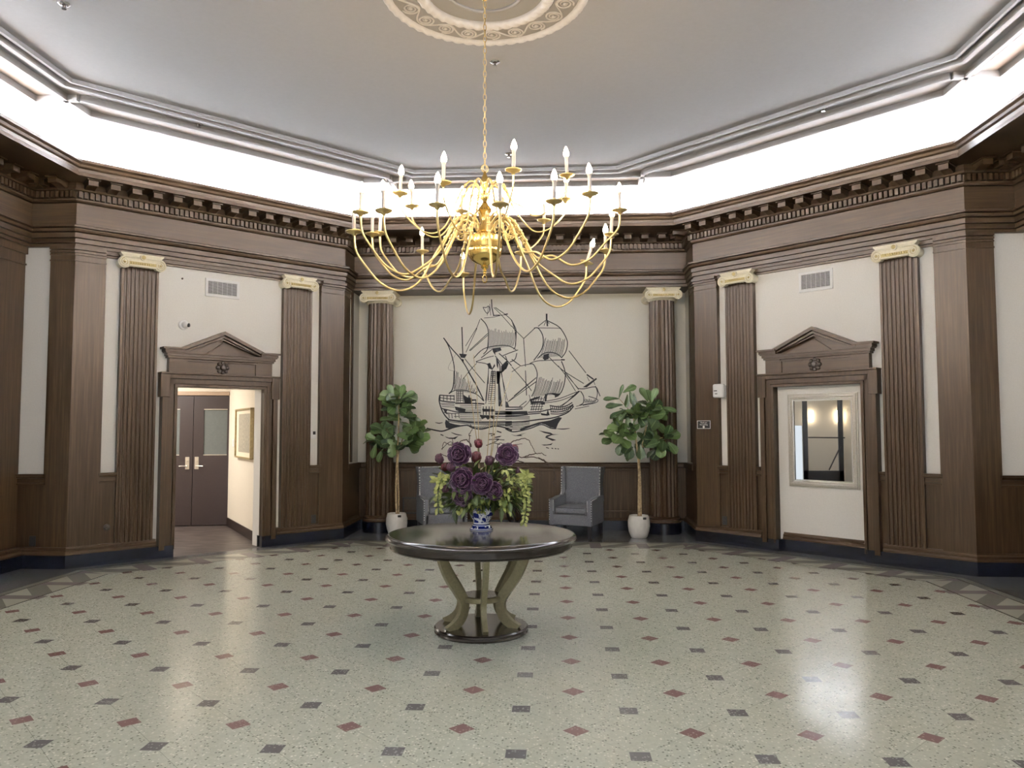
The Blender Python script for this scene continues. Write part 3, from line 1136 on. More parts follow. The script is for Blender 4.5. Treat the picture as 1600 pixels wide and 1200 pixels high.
def surround(label, frame, flip, depth_in):
    """local x measured from the frame's origin; flip mirrors the left wall's measures for the right wall"""
    t = thing('door_surround', label, 'door surround', frame[0], frame[1], 'pedimented wooden surrounds')
    X_ = (lambda u: DL - u) if flip else (lambda u: u)
    c = X_(1.775)
    iw, ow = 0.572, 0.755            # half widths of opening and of casing
    top = 2.135
    mm = MB()
    # casing: three stepped boards, mitred look through overlapping boxes
    for s in (-1, 1):
        mm.b2(c + s * iw, c + s * (iw + 0.185), 0.045, 0.0998, 0.0998, top + 0.135)
        mm.b2(c + s * (iw + 0.043), c + s * (iw + 0.117), 0.010, 0.0998, 0.0998, top + 0.10)
        mm.b2(c + s * (iw + 0.125), c + s * (iw + 0.187), -0.015, 0.0998, 0.0998, top + 0.14)
        mm.b2(c + s * iw, c + s * (iw + 0.035), 0.0, 0.0998, 0.0998, top + 0.03)
        # ears
        mm.b2(c + s * (iw + 0.10), c + s * (iw + 0.212), -0.022, 0.0998, 2.0, top + 0.165, bevel=0.004)
    mm.b2(c - iw - 0.15, c + iw + 0.15, 0.045, 0.0998, top, top + 0.14)
    mm.b2(c - iw - 0.117, c + iw + 0.117, 0.010, 0.0998, top + 0.038, top + 0.096)
    mm.b2(c - iw - 0.185, c + iw + 0.185, -0.015, 0.0998, top + 0.105, top + 0.16)
    mm.b2(c - iw - 0.035, c + iw + 0.035, 0.0, 0.0998, top, top + 0.03)
    mm.b2(c - iw - 0.215, c + iw + 0.215, -0.045, 0.0998, top + 0.155, top + 0.178, bevel=0.005)
    # reveal lining
    if flip:
        for s in (-1, 1):
            mm.b2(c + s * iw, c + s * (iw + 0.03), 0.10, depth_in, 0.15, top + 0.01)
        mm.b2(c - iw - 0.03, c + iw + 0.03, 0.10, depth_in, top, top + 0.03)
    mm.build('casing', wood_v, t)
    mm = MB()
    z0 = top + 0.175
    mm.b2(c - 0.675, c + 0.675, 0.03, 0.0998, z0, z0 + 0.20)
    for s in (-1, 1):                # flanking blocks
        mm.b2(c + s * 0.47, c + s * 0.68, 0.012, 0.0998, z0, z0 + 0.19)
    for (a0, a1, q0, q1) in ((-0.47, 0.47, z0 + 0.155, z0 + 0.175), (-0.47, -0.45, z0 + 0.01, z0 + 0.175), (0.45, 0.47, z0 + 0.01, z0 + 0.175)):
        mm.b2(c + a0, c + a1, 0.014, 0.05, q0, q1)
    mm.build('frieze_panel', wood_h, t)
    # cornice and pediment
    mm = MB()
    zc = z0 + 0.185
    for w_, yf, a0, a1 in ((0.70, -0.005, 0.0, 0.025), (0.715, -0.022, 0.025, 0.06), (0.735, -0.036, 0.06, 0.075), (0.745, -0.046, 0.075, 0.11), (0.77, -0.062, 0.11, 0.135)):
        if a0 < 0.07:
            mm.b2(c - w_, c + w_, yf, 0.0998, zc + a0, zc + a1)
        else:                        # the corona's ends break forward as short level wings
            for s in (-1, 1):
                mm.b2(c + s * 0.50, c + s * w_, yf, 0.0998, zc + a0, zc + a1)
    zb = zc + 0.06
    ap = 2.877
    # tympanum, recessed
    mm.prism([(c - 0.52, zb), (c + 0.52, zb), (c, ap - 0.03)], 0.06, 0.0998, 'y')
    mm.prism([(c - 0.22, zb + 0.014), (c + 0.22, zb + 0.014), (c, ap - 0.152)], 0.03, 0.10, 'y')
    for (lo_, hi_, yf) in ((0.0, 0.045, -0.05), (0.056, 0.088, -0.022), (0.099, 0.118, 0.0)):
        for s in (-1, 1):
            sl = (ap - (zc + 0.135)) / 0.55
            xo, xi = 0.55, 0.0
            p = [(c + s * xo, ap - sl * xo - lo_), (c, ap - lo_), (c, ap - hi_), (c + s * xo, ap - sl * xo - hi_)]
            p = [(x, max(zz, zb)) for x, zz in p]
            mm.prism(p, yf, 0.0998, 'y')
    mm.build('pediment', wood_h, t)
    rosette_mesh(Matrix.Translation((c, 0.028, z0 + 0.092)) @ Matrix.Diagonal((1.7, 1.7, 1.7, 1))).build('rosette', rosette_metal, t, smooth='auto')
    return t


surround('dark wooden surround with pediment round the open doorway', FL, False, 0.30)
surround('dark wooden surround with pediment framing the mirror niche', FR, True, 0.125)

# ------------------------------------------------------------------ mirror in the niche
t = thing('wall_mirror', 'rectangular mirror in a silver stepped frame hanging in the niche', 'mirror', FR[0], FR[1])
xa, xb, z0, z1 = DL - 2.20, DL - 1.285, 0.845, 2.035
m = MB()
for w0, w1, yf in ((0.0, 0.022, 0.10), (0.018, 0.05, 0.085), (0.046, 0.072, 0.097)):
    m.b2(xa + w0, xa + w1, yf, 0.122, z0 + w0, z1 - w0, bevel=0.004)
    m.b2(xb - w1, xb - w0, yf, 0.122, z0 + w0, z1 - w0, bevel=0.004)
    m.b2(xa + w0, xb - w0, yf, 0.122, z1 - w1, z1 - w0, bevel=0.004)
    m.b2(xa + w0, xb - w0, yf, 0.122, z0 + w0, z0 + w1, bevel=0.004)
m.build('frame', silver_frame, t)
m = MB()
bvl = 0.022
A = [(xa + .07, z0 + .07), (xb - .07, z0 + .07), (xb - .07, z1 - .07), (xa + .07, z1 - .07)]
B = [(A[0][0] + bvl, A[0][1] + bvl), (A[1][0] - bvl, A[1][1] + bvl), (A[2][0] - bvl, A[2][1] - bvl), (A[3][0] + bvl, A[3][1] - bvl)]
va = [m.bm.verts.new((x, 0.1095, zz)) for x, zz in A]
vb = [m.bm.verts.new((x, 0.108, zz)) for x, zz in B]
m.face(vb)
for i in range(4):
    m.face([va[i], va[(i + 1) % 4], vb[(i + 1) % 4], vb[i]])
vc = [m.bm.verts.new((x, 0.116, zz)) for x, zz in A]
m.face(vc[::-1])
for i in range(4):
    m.face([vc[i], vc[(i + 1) % 4], va[(i + 1) % 4], va[i]])
m.build('mirror_glass', mirror_mat, t)


# ------------------------------------------------------------------ wall fittings
def vent(label, frame, x0, x1, z0, z1):
    t = thing('wall_vent', label, 'vent', frame[0], frame[1], 'white supply vents')
    m = MB()
    fw = 0.036
    for a in ((x0, x1, z1 - fw, z1), (x0, x1, z0, z0 + fw), (x0, x0 + fw, z0, z1), (x1 - fw, x1, z0, z1)):
        m.b2(a[0], a[1], 0.085, 0.102, a[2], a[3], bevel=0.003)
    m.build('frame', white_plastic, t)
    m = MB()
    n = 11
    h = (z1 - z0 - 2 * fw) / n
    for i in range(n):
        zc = z0 + fw + (i + 0.5) * h
        m.prism([(0.087, zc - h * 0.30), (0.089, zc - h * 0.38), (0.100, zc + h * 0.06), (0.096, zc + h * 0.22)], x0 + fw, x1 - fw, 'x')
    for i in range(1, 6):
        xc = x0 + fw + (x1 - x0 - 2 * fw) * i / 6
        m.b2(xc - 0.0025, xc + 0.0025, 0.0965, 0.1, z0 + fw, z1 - fw)
    m.build('louvres', white_plastic, t)
    m = MB()
    m.b2(x0 + fw - .002, x1 - fw + .002, 0.0975, 0.101, z0 + fw - .002, z1 - fw + .002)
    m.build('duct_opening', grey_dark, t)


vent('white slatted vent high on the wall above the open doorway', FL, 1.555, 2.01, 3.345, 3.585)
vent('white slatted vent high on the wall above the mirror niche', FR, DL - 2.0, DL - 1.548, 3.348, 3.61)

# security camera
t = thing('security_camera', 'white dome security camera on the wall up left of the doorway pediment', 'camera', FL[0], FL[1])
Mc = Matrix.Translation((1.285, 0.10, 2.935)) @ Matrix.Rotation(PI / 2, 4, 'X')
m = MB(); m.lathe([(0.062, 0.0), (0.062, 0.022), (0.054, 0.03), (0.0001, 0.03)], 24, Mc); m.build('base', white_plastic, t, smooth='auto')
m = MB(); m.ball((1.29, 0.04, 2.935), 0.043, 20, 14); bd = m.build('ball_head', white_plastic, t, smooth=True)
Ml = Matrix.Translation((1.325, 0.012, 2.928)) @ Matrix.Rotation(0.75, 4, 'Z') @ Matrix.Rotation(PI / 2, 4, 'X')
m = MB(); m.lathe([(0.024, -0.012), (0.026, 0.006), (0.022, 0.009), (0.0001, 0.009)], 20, Ml); m.build('lens', black_plastic, bd, smooth='auto')
# small bolt end on the wall
m = MB(); m.lathe([(0.012, 0.0), (0.012, 0.01), (0.0001, 0.014)], 12, Matrix.Translation((1.26, 0.10, 3.535)) @ Matrix.Rotation(PI / 2, 4, 'X'))
tag(m.build('wall_bolt', rosette_metal, loc=FL[0], rotz=FL[1], smooth='auto'), 'tiny dark bolt end on the wall left of the vent', 'bolt')
# round capped outlet
t = thing('floor_plug', 'round bronze capped outlet low on the wainscot left of the doorway', 'outlet', FL[0], FL[1])
m = MB(); m.lathe([(0.040, 0.0), (0.040, 0.008), (0.032, 0.014), (0.0001, 0.014)], 24, Matrix.Translation((0.44, 0.055, 0.43)) @ Matrix.Rotation(PI / 2, 4, 'X')); m.build('plate', rosette_metal, t, smooth='auto')
m = MB(); m.lathe([(0.022, 0.012), (0.020, 0.026), (0.0001, 0.028)], 20, Matrix.Translation((0.44, 0.055, 0.43)) @ Matrix.Rotation(PI / 2, 4, 'X')); m.build('cap', rosette_metal, t, smooth='auto')


def outlet(label, loc, rotz, x, y, z, w=0.075, h=0.118):
    t = thing('power_outlet', label, 'outlet', loc, rotz, 'black wall outlets')
    m = MB(); m.b2(x - w / 2, x + w / 2, y - 0.008, y, z - h / 2, z + h / 2, bevel=0.003); m.build('cover_plate', black_plastic, t)
    for s in (-1, 1):
        m = MB(); m.b2(x - 0.017, x + 0.017, y - 0.011, y - 0.006, z + s * 0.026 - 0.016, z + s * 0.026 + 0.016, bevel=0.003); m.build('socket', grey_dark, t)


outlet('black power outlet low on the wainscot right of the open doorway', FL[0], FL[1], 3.13, 0.055, 0.315)
outlet('black power outlet low on the wainscot left of the mirror niche', FR[0], FR[1], DL - 3.14, 0.055, 0.32)
outlet('black power outlet in the shaded wainscot at the far left recess', (R(-5.49, 0)[0], R(0, 2.57)[1], 0), 0.0, 0.0, 0.0, 0.31)

# thermostat
t = thing('thermostat', 'small white thermostat on the narrow plaster strip right of the doorway', 'thermostat', FL[0], FL[1])
m = MB(); m.b2(3.085, 3.165, 0.075, 0.10, 1.455, 1.575, bevel=0.008); m.build('case', white_plastic, t)
m = MB(); m.b2(3.115, 3.155, 0.073, 0.078, 1.515, 1.56); m.build('display', black_plastic, t)

# alarm box
t = thing('alarm_box', 'white rounded alarm box on the plaster strip above the black sign', 'alarm', FR[0], FR[1])
xc = DL - 3.19
m = MB(); m.b2(xc - 0.085, xc + 0.085, 0.0, 0.08, 2.02, 2.215, bevel=0.025); m.build('case', white_plastic, t, smooth='auto')
m = MB(); m.b2(xc + 0.03, xc + 0.105, 0.05, 0.10, 2.03, 2.19, bevel=0.01); m.build('mounting_base', simple('grey_plastic', (0.35, 0.35, 0.34), 0.5), t)
m = MB(); m.b2(xc - 0.058, xc - 0.008, -0.002, 0.004, 2.112, 2.124); m.b2(xc - 0.04, xc - 0.004, -0.002, 0.004, 2.072, 2.083); m.build('printing', black_plastic, t)

# black sign with two lines and a disc
t = thing('wall_sign', 'small black sign with white border and two white lines on the wood pier', 'sign', FR[0], FR[1])
xa, xb, z0, z1 = DL - 3.545, DL - 3.325, 1.588, 1.704
m = MB(); m.b2(xa, xb, 0.018, 0.032, z0, z1); m.build('plate', black_plastic, t)
m = MB()
for a in ((xa, xb, z1 - .007, z1), (xa, xb, z0, z0 + .007), (xa, xa + .007, z0, z1), (xb - .007, xb, z0, z1)):
    m.b2(a[0], a[1], 0.0155, 0.02, a[2], a[3])
m.build('border', white_plastic, t)
m = MB(); m.lathe([(0.0001, 0), (0.017, 0), (0.017, 0.003), (0.0001, 0.003)], 20, Matrix.Translation(((xa + xb) / 2, 0.018, z0 + 0.026)) @ Matrix.Rotation(PI / 2, 4, 'X')); m.build('disc', white_plastic, t)
for txt, zz, sz in (('Thank you', z0 + 0.078, 0.026), ('No smoking', z0 + 0.050, 0.026)):
    cu = bpy.data.curves.new('lettering', 'FONT')
    cu.body, cu.size, cu.align_x, cu.extrude = txt, sz, 'CENTER', 0.0008
    cu.materials.append(white_plastic)
    tmp = bpy.data.objects.new('tmp_text', cu)
    COL.objects.link(tmp)
    bpy.context.view_layer.update()
    me = bpy.data.meshes.new_from_object(tmp.evaluated_get(bpy.context.evaluated_depsgraph_get()))
    bpy.data.objects.remove(tmp)
    o = bpy.data.objects.new('lettering', me)
    COL.objects.link(o)
    o.parent = t
    o.location = ((xa + xb) / 2, 0.0165, zz)
    o.rotation_euler = (PI / 2, 0, 0)

# low register grille on the back wainscot behind the left armchair
t = thing('wall_grille', 'dark metal register grille low on the back wall behind the left armchair', 'grille', (0, 0, 0))
m = MB()
gx0, gx1, gz0, gz1 = -2.41, -1.95, 0.245, 0.505
for a in ((gx0, gx1, gz1 - .02, gz1), (gx0, gx1, gz0, gz0 + .02), (gx0, gx0 + .02, gz0, gz1), (gx1 - .02, gx1, gz0, gz1)):
    m.b2(a[0], a[1], 12.222, 12.236, a[2], a[3])
m.build('frame', black_plastic, t)
m = MB()
for i in range(1, 18):
    xx = gx0 + (gx1 - gx0) * i / 18
    m.b2(xx - .003, xx + .003, 12.226, 12.234, gz0, gz1)
for i in range(1, 10):
    zz = gz0 + (gz1 - gz0) * i / 10
    m.b2(gx0, gx1, 12.226, 12.234, zz - .003, zz + .003)
m.build('grid', rosette_metal, t)

# small dark downlight in the architrave over the mural
m = MB(); m.lathe([(0.07, 0.0), (0.07, -0.012), (0.05, -0.02), (0.0001, -0.02)], 24, Matrix.Translation((-0.12, 11.95, 3.745)))
tag(m.build('recessed_spotlight', grey_dark, smooth='auto'), 'small dark spotlight under the architrave above the ship mural', 'spotlight')

# ceiling sprinklers
def sprinkler(x, y, label, first=[None]):
    if first[0] is None:
        t = thing('ceiling_sprinkler', label, 'sprinkler', (*R(x, y), CEIL), 0, 'ceiling sprinklers')
        m = MB(); m.lathe([(0.048, 0.0), (0.048, -0.004), (0.036, -0.012), (0.024, -0.012)], 28); m.build('escutcheon', chrome, t, smooth='auto')
        m = MB(); m.lathe([(0.026, 0.0), (0.024, -0.013), (0.012, -0.018), (0.012, -0.04), (0.0001, -0.04)], 20); m.build('head', rosette_metal, t, smooth='auto')
        m = MB(); m.lathe([(0.0001, -0.046), (0.020, -0.046), (0.020, -0.042), (0.0001, -0.042)], 16)
        m.b2(-0.02, -0.015, -0.003, 0.003, -0.044, -0.012); m.b2(0.015, 0.02, -0.003, 0.003, -0.044, -0.012)
        m.build('deflector', chrome, t)
        first[0] = t
    else:
        dup(first[0], (*R(x, y), CEIL), 0, label, 'ceiling sprinklers')


sprinkler(-0.035, 1.30, 'small dark sprinkler in the ceiling just behind the chandelier chain')
sprinkler(3.59, 2.60, 'small sprinkler at the ceiling moulding above the right diagonal wall')
sprinkler(-3.67, 2.66, 'small sprinkler at the ceiling moulding above the left diagonal wall')
sprinkler(-3.62, 0.05, 'small sprinkler in the ceiling at the upper left corner')
sprinkler(-0.05, 3.87, 'small sprinkler in the ceiling nearest the back wall')

# ------------------------------------------------------------------ ceiling medallion
MX, MY = CX - 0.02, CY + 0.05
t = thing('ceiling_medallion', 'round plaster ceiling medallion of scrolls above the chandelier', 'medallion', (MX, MY, CEIL))


def rope(r, w, h, n):
    mm = MB()
    seg = n * 4
    prof = 10
    rings = []
    for i in range(seg):
        a = 2 * PI * i / seg
        ring = []
        for k in range(prof + 1):
            g = PI * k / prof
            bul = 1.0 + 0.20 * math.sin(n * a + 3.0 * g)
            rr = r - math.cos(g) * w / 2
            ring.append(mm.bm.verts.new((rr * math.cos(a), rr * math.sin(a), 0.002 - math.sin(g) * h * bul)))
        rings.append(ring)
    for i in range(seg):
        A, B = rings[i], rings[(i + 1) % seg]
        for k in range(prof):
            mm.face([A[k], A[k + 1], B[k + 1], B[k]])
    return mm


rope(0.835, 0.085, 0.045, 52).build('outer_rope', mould_mat, t, smooth=True)
rope(0.545, 0.10, 0.05, 40).build('inner_rope', mould_mat, t, smooth=True)
mm = MB()
mm.lathe([(0.335, 0.001), (0.335, -0.012), (0.325, -0.02), (0.31, -0.02), (0.30, -0.012), (0.30, 0.001)], 64)
mm.lathe([(0.80, 0.001), (0.80, -0.014), (0.60, -0.014), (0.60, 0.001)], 96)
mm.build('flat_rings', ceil_mat, t, smooth='auto')
mm = MB()
NS = 20
for k in range(NS):
    a = 2 * PI * k / NS
    rr = 0.695
    sg = 1 if k % 2 == 0 else -1
    pts = []
    for i in range(34):
        f = i / 33
        q = 0.072 * (1 - f) ** 0.75 + 0.006
        ang = -sg * f * 2.3 * 2 * PI
        lx, ly = q * math.cos(ang), sg * q * math.sin(ang)
        pts.append(((rr + lx) * math.cos(a + ly / rr), (rr + lx) * math.sin(a + ly / rr), -0.016))
    mm.tube(pts, [0.0105 * (1 - 0.5 * i / 33) for i in range(34)], 6)
    pts = []
    for i in range(12):              # the wave that links neighbouring scrolls
        f = i / 11
        aa = a + f * 2 * PI / NS
        pts.append(((rr + sg * 0.075 * math.cos(PI * f)) * math.cos(aa), (rr + sg * 0.075 * math.cos(PI * f)) * math.sin(aa), -0.016))
    mm.tube(pts, 0.009, 6)
    mm.ball((rr * math.cos(a), rr * math.sin(a), -0.018), (0.018, 0.018, 0.012), 8, 6)
mm.build('scroll_band', mould_mat, t, smooth=True)

# ------------------------------------------------------------------ corridor behind the left doorway
hp = [(-5.414, 12.598), (-4.20, 10.74)]
m = MB()
fpts = [LD(1.0, -0.02), LD(2.6, -0.02)]
pl_ = [R(*LD(0.9, -0.012)), R(*LD(2.6, -0.012)), (-4.0, 10.9), (-5.35, 12.9), (-8.0, 12.4), (-7.6, 10.3), (-6.2, 9.3)]
m.prism(pl_, -0.2, -0.002)
struct(m.build('floor_corridor', hall_floor))
m = MB()
d = Vector((0.982, 0.19)).normalized()
nb = Vector((-d.y, d.x))
q0, q1 = Vector(hp[0]) - d * 2.6, Vector(hp[0]) + d * 0.2
def slab(mm, a, c, nrm, th, z0, z1):
    mm.prism([tuple(a), tuple(c), tuple(c + nrm * th), tuple(a + nrm * th)], z0, z1)
slab(m, q0 + nb * 0.02, q1 + nb * 0.02, nb, 0.15, 2.22, 2.75)
slab(m, q0 + nb * 0.12, q1 + nb * 0.12, nb, 0.1, 0, 2.75)
struct(m.build('wall_corridor_end', hall_wall))
m = MB()
a, c = Vector(hp[0]), Vector(hp[1])
dw = (c - a).normalized()
nw = Vector((-dw.y, dw.x))
slab(m, a - dw * 0.15, c, nw, 0.12, 0, 2.75)
e0 = Vector(R(*LD(2.348, -0.11)))
slab(m, c + nw * 0.0, e0, nw, 0.05, 0, 2.75)
struct(m.build('wall_corridor_right', hall_wall))
m = MB(); slab(m, a + dw * 0.01 - nw * 0.015, c - nw * 0.015, nw, 0.015, 0, 0.135); struct(m.build('baseboard_corridor', hall_base))
m = MB(); slab(m, c - nw * 0.02, e0 - nw * 0.02, nw, 0.02, 0, 0.15); struct(m.build('baseboard_reveal', black_stone))
m = MB()
m.prism([R(*LD(0.8, -0.33)), R(*LD(2.7, -0.33)), (-3.9, 10.9), (-5.3, 12.9), (-8.0, 12.4), (-7.6, 10.3)], 2.62, 2.72)
struct(m.build('ceiling_corridor', hall_wall))
m = MB()
slab(m, Vector(R(*LD(1.1, -0.33))), Vector((-7.6, 10.2)), Vector((0.6, -0.8)), 0.1, 0, 2.7)
slab(m, Vector((-7.6, 10.2)), Vector((-8.0, 12.3)), Vector((-1, 0)), 0.1, 0, 2.7)
struct(m.build('wall_corridor_left', hall_wall))
# door frame head and double doors
ang = math.atan2(d.y, d.x)
O = (hp[0][0], hp[0][1], 0)
m = MB(); m.b2(-2.2, 0.0, -0.03, 0.06, 2.155, 2.215, bevel=0.004); m.b2(-1.62, -1.56, -0.03, 0.06, 0, 2.2)
struct(m.build('trim_%d' % trim_no[0], simple('tan_door_frame', (0.42, 0.30, 0.21), 0.5), loc=O, rotz=ang)); trim_no[0] += 1


def leaf_door(name, x0, x1, gx0, gx1, hx, lever):
    m = MB()
    z1 = 2.145
    gz0, gz1 = 1.165, 1.925
    m.b2(x0, gx0, 0.0, 0.045, 0.012, z1); m.b2(gx1, x1, 0.0, 0.045, 0.012, z1)
    m.b2(gx0, gx1, 0.0, 0.045, 0.012, gz0); m.b2(gx0, gx1, 0.0, 0.045, gz1, z1)
    o = struct(m.build(name, door_paint, loc=O, rotz=ang))
    m = MB(); m.b2(gx0, gx1, 0.018, 0.028, gz0, gz1); m.build('window_pane', frosted, o)
    m = MB()
    for a_ in ((gx0, gx1, gz0 - .004, gz0 + .008), (gx0, gx1, gz1 - .008, gz1 + .004)):
        m.b2(a_[0], a_[1], -0.004, 0.02, a_[2], a_[3])
    m.build('glazing_bead', steel, o)
    m = MB(); m.b2(hx - 0.032, hx + 0.032, -0.012, 0.0, 0.93, 1.135, bevel=0.004); hb = m.build('lock_plate', steel, o)
    m = MB()
    m.tube([(hx, -0.01, 0.985), (hx, -0.055, 0.985), (hx + lever * 0.02, -0.06, 0.985), (hx + lever * 0.115, -0.06, 0.985)], 0.0095, 8)
    m.lathe([(0.017, 0), (0.015, 0.012), (0.0001, 0.014)], 16, Matrix.Translation((hx, -0.012, 1.065)) @ Matrix.Rotation(PI / 2, 4, 'X'))
    m.build('lever_handle', steel, hb, smooth='auto')


leaf_door('door_1', -1.56, -0.574, -1.42, -0.785, -0.652, -1)
leaf_door('door_2', -0.566, 0.0, -0.405, -0.03, -0.505, 1)

# framed document and light switch on the corridor wall
angw = math.atan2(dw.y, dw.x)
t = thing('framed_document', 'gilt framed grey document with cream mat on the corridor wall', 'picture', (hp[0][0], hp[0][1], 0), angw)
p0, p1, z0, z1 = 0.80, 1.98, 1.155, 1.905
m = MB()
for a_ in ((p0, p1, z1 - .022, z1), (p0, p1, z0, z0 + .022), (p0, p0 + .022, z0, z1), (p1 - .022, p1, z0, z1)):
    m.b2(a_[0], a_[1], -0.055, -0.002, a_[2], a_[3])
m.build('frame', gilt_frame, t)
m = MB(); m.b2(p0 + .01, p1 - .01, -0.03, -0.004, z0 + .01, z1 - .01); m.build('mat', mat_board, t)
m = MB(); m.b2(p0 + .20, p1 - .16, -0.032, -0.029, z0 + .09, z1 - .08); m.build('document', doc_mat, t)
t = thing('light_switch', 'white light switch on the corridor wall left of the framed document', 'switch', (hp[0][0], hp[0][1], 0), angw)
m = MB(); m.b2(0.36, 0.48, -0.008, 0.0, 1.31, 1.43, bevel=0.003); m.build('plate', white_plastic, t)
m = MB(); m.b2(0.395, 0.445, -0.013, -0.006, 1.34, 1.40, bevel=0.002); m.build('rocker', white_plastic, t)

# ------------------------------------------------------------------ vestibule at the left (seen in the mirror)
VX = CX - 5.72
m = MB()
m.prism([(VX - 0.0, R(0, -1.2)[1]), (VX - 0.0, R(0, 2.3)[1]), (VX - 3.4, R(0, 2.3)[1]), (VX - 3.4, R(0, -1.2)[1])], -0.2, -0.003)
struct(m.build('floor_vestibule', simple('grey_vestibule_tile', (0.16, 0.18, 0.20), 0.35, var=0.2, vscale=3)))
m = MB()
m.b2(VX - 3.5, VX - 3.35, R(0, -1.3)[1], R(0, -0.04)[1], 0, 3.1)
m.b2(VX - 3.5, VX - 3.35, R(0, -0.04)[1], R(0, 0.6)[1], 1.66, 3.1)
m.b2(VX - 3.5, VX - 3.35, R(0, 0.6)[1], R(0, 2.3)[1], 0, 3.1)
m.b2(VX - 3.5, VX - 0.15, R(0, -1.3)[1], R(0, -1.2)[1], 0, 3.1)
m.b2(VX - 3.5, VX - 0.15, R(0, 2.2)[1], R(0, 2.3)[1], 0, 3.1)
vest_wall = simple('vestibule_wall_paint', (0.60, 0.57, 0.51), 0.8)
struct(m.build('wall_vestibule', vest_wall))
m = MB(); m.b2(VX - 3.5, VX - 0.15, R(0, -1.3)[1], R(0, 2.3)[1], 3.0, 3.1); struct(m.build('ceiling_vestibule', hall_wall))
o = MB()
yv = R(0, 0)[1]
for a_ in ((-0.42, -0.30, 0.02, 2.5), (0.50, 0.62, 0.02, 2.5)):
    o.b2(VX - 1.35, VX - 1.30, yv + a_[0], yv + a_[1], a_[2], a_[3])
o.b2(VX - 1.35, VX - 1.30, yv - 0.42, yv + 0.62, 2.38, 2.5)
o.b2(VX - 1.35, VX - 1.30, yv - 0.42, yv + 0.62, 0.02, 0.46)
d3 = struct(o.build('door_3', door_dark))
m = MB(); m.tube([(VX - 1.27, yv - 0.45, 1.33), (VX - 1.27, yv + 0.5, 1.34)], 0.016, 8); m.build('push_bar', door_dark, d3)
m = MB(); m.tube([(VX - 1.27, yv - 0.34, 1.12), (VX - 1.27, yv - 0.02, 0.48)], 0.018, 8); m.build('closer_arm', door_dark, d3)
for yy, lab in ((yv - 1.03, 'lit wall sconce at the right edge of the mirror reflection'), (yv - 0.25, 'lit wall sconce in the middle of the mirror reflection')):
    t = thing('wall_sconce', lab, 'sconce', (VX - 3.34, yy, 1.93), 0, 'vestibule sconces')
    m = MB(); m.b2(-0.01, 0.03, -0.04, 0.04, -0.12, 0.12); m.build('back_plate', steel, t)
    m = MB(); m.b2(0.03, 0.10, -0.05, 0.05, -0.16, 0.16, bevel=0.01); m.build('shade', sconce_mat, t)

# ------------------------------------------------------------------ ship mural on the back wall (thin applied ink lines)
def MW(p):                           # drawing units (1/100 m roughly) to the wall
    return (0.0102522 * (p[0] - 800) - 0.67034, 2.3098 - 0.010264 * (p[1] - 600))


YM = 12.2785


class Ink:
    def __init__(self):
        self.m = MB()

    def line(self, pts, w=1.0, zoom=None, taper=False, smooth=True):
        if zoom == 'A':
            pts = [(640 + x / 8.57, 460 + y / 8.57) for x, y in pts]
        elif zoom == 'B':
            pts = [(800 + x / 8.57, 480 + y / 8.57) for x, y in pts]
        elif zoom == 'C':
            pts = [(660 + x / 10.9, 580 + y / 10.9) for x, y in pts]
        elif zoom == 'D':
            pts = [(790 + x / 10.0, 590 + y / 10.0) for x, y in pts]
        P = [Vector((*MW(p), 0)) for p in pts]
        if smooth and len(P) > 2:
            P = smoothpts(P, 4)
        n = len(P)
        hw = w * 0.0120 / 2
        L, Rr = [], []
        for i, p in enumerate(P):
            t = (P[min(i + 1, n - 1)] - P[max(i - 1, 0)])
            t = t.normalized() if t.length > 1e-9 else Vector((1, 0, 0))
            nn = Vector((-t.y, t.x, 0))
            k = hw * (1.0 if not taper else max(0.25, math.sin(PI * (0.08 + 0.84 * i / (n - 1)))))
            L.append(self.m.bm.verts.new((p.x + nn.x * k, YM, p.y + nn.y * k)))
            Rr.append(self.m.bm.verts.new((p.x - nn.x * k, YM, p.y - nn.y * k)))
        for i in range(n - 1):
            self.m.face([L[i], L[i + 1], Rr[i + 1], Rr[i]])

    def fill(self, pts, zoom=None):
        if zoom == 'C':
            pts = [(660 + x / 10.9, 580 + y / 10.9) for x, y in pts]
        elif zoom == 'D':
            pts = [(790 + x / 10.0, 590 + y / 10.0) for x, y in pts]
        elif zoom == 'A':
            pts = [(640 + x / 8.57, 460 + y / 8.57) for x, y in pts]
        elif zoom == 'B':
            pts = [(800 + x / 8.57, 480 + y / 8.57) for x, y in pts]
        v = []
        for p in pts:
            a = MW(p)
            v.append(self.m.bm.verts.new((a[0], YM, a[1])))
        self.m.face(v)

    def hatch(self, p0, p1, q0, q1, n, w=0.7, jit=2.0, rng=random.Random(3)):
        for i in range(n):
            f = (i + 0.5) / n
            a = Vector(p0).lerp(Vector(p1), f)
            c = Vector(q0).lerp(Vector(q1), f)
            a.y += rng.uniform(-jit, jit)
            mid = (a + c) / 2 + Vector((1.0, 0))
            self.line([tuple(a), tuple(mid), tuple(c)], w)


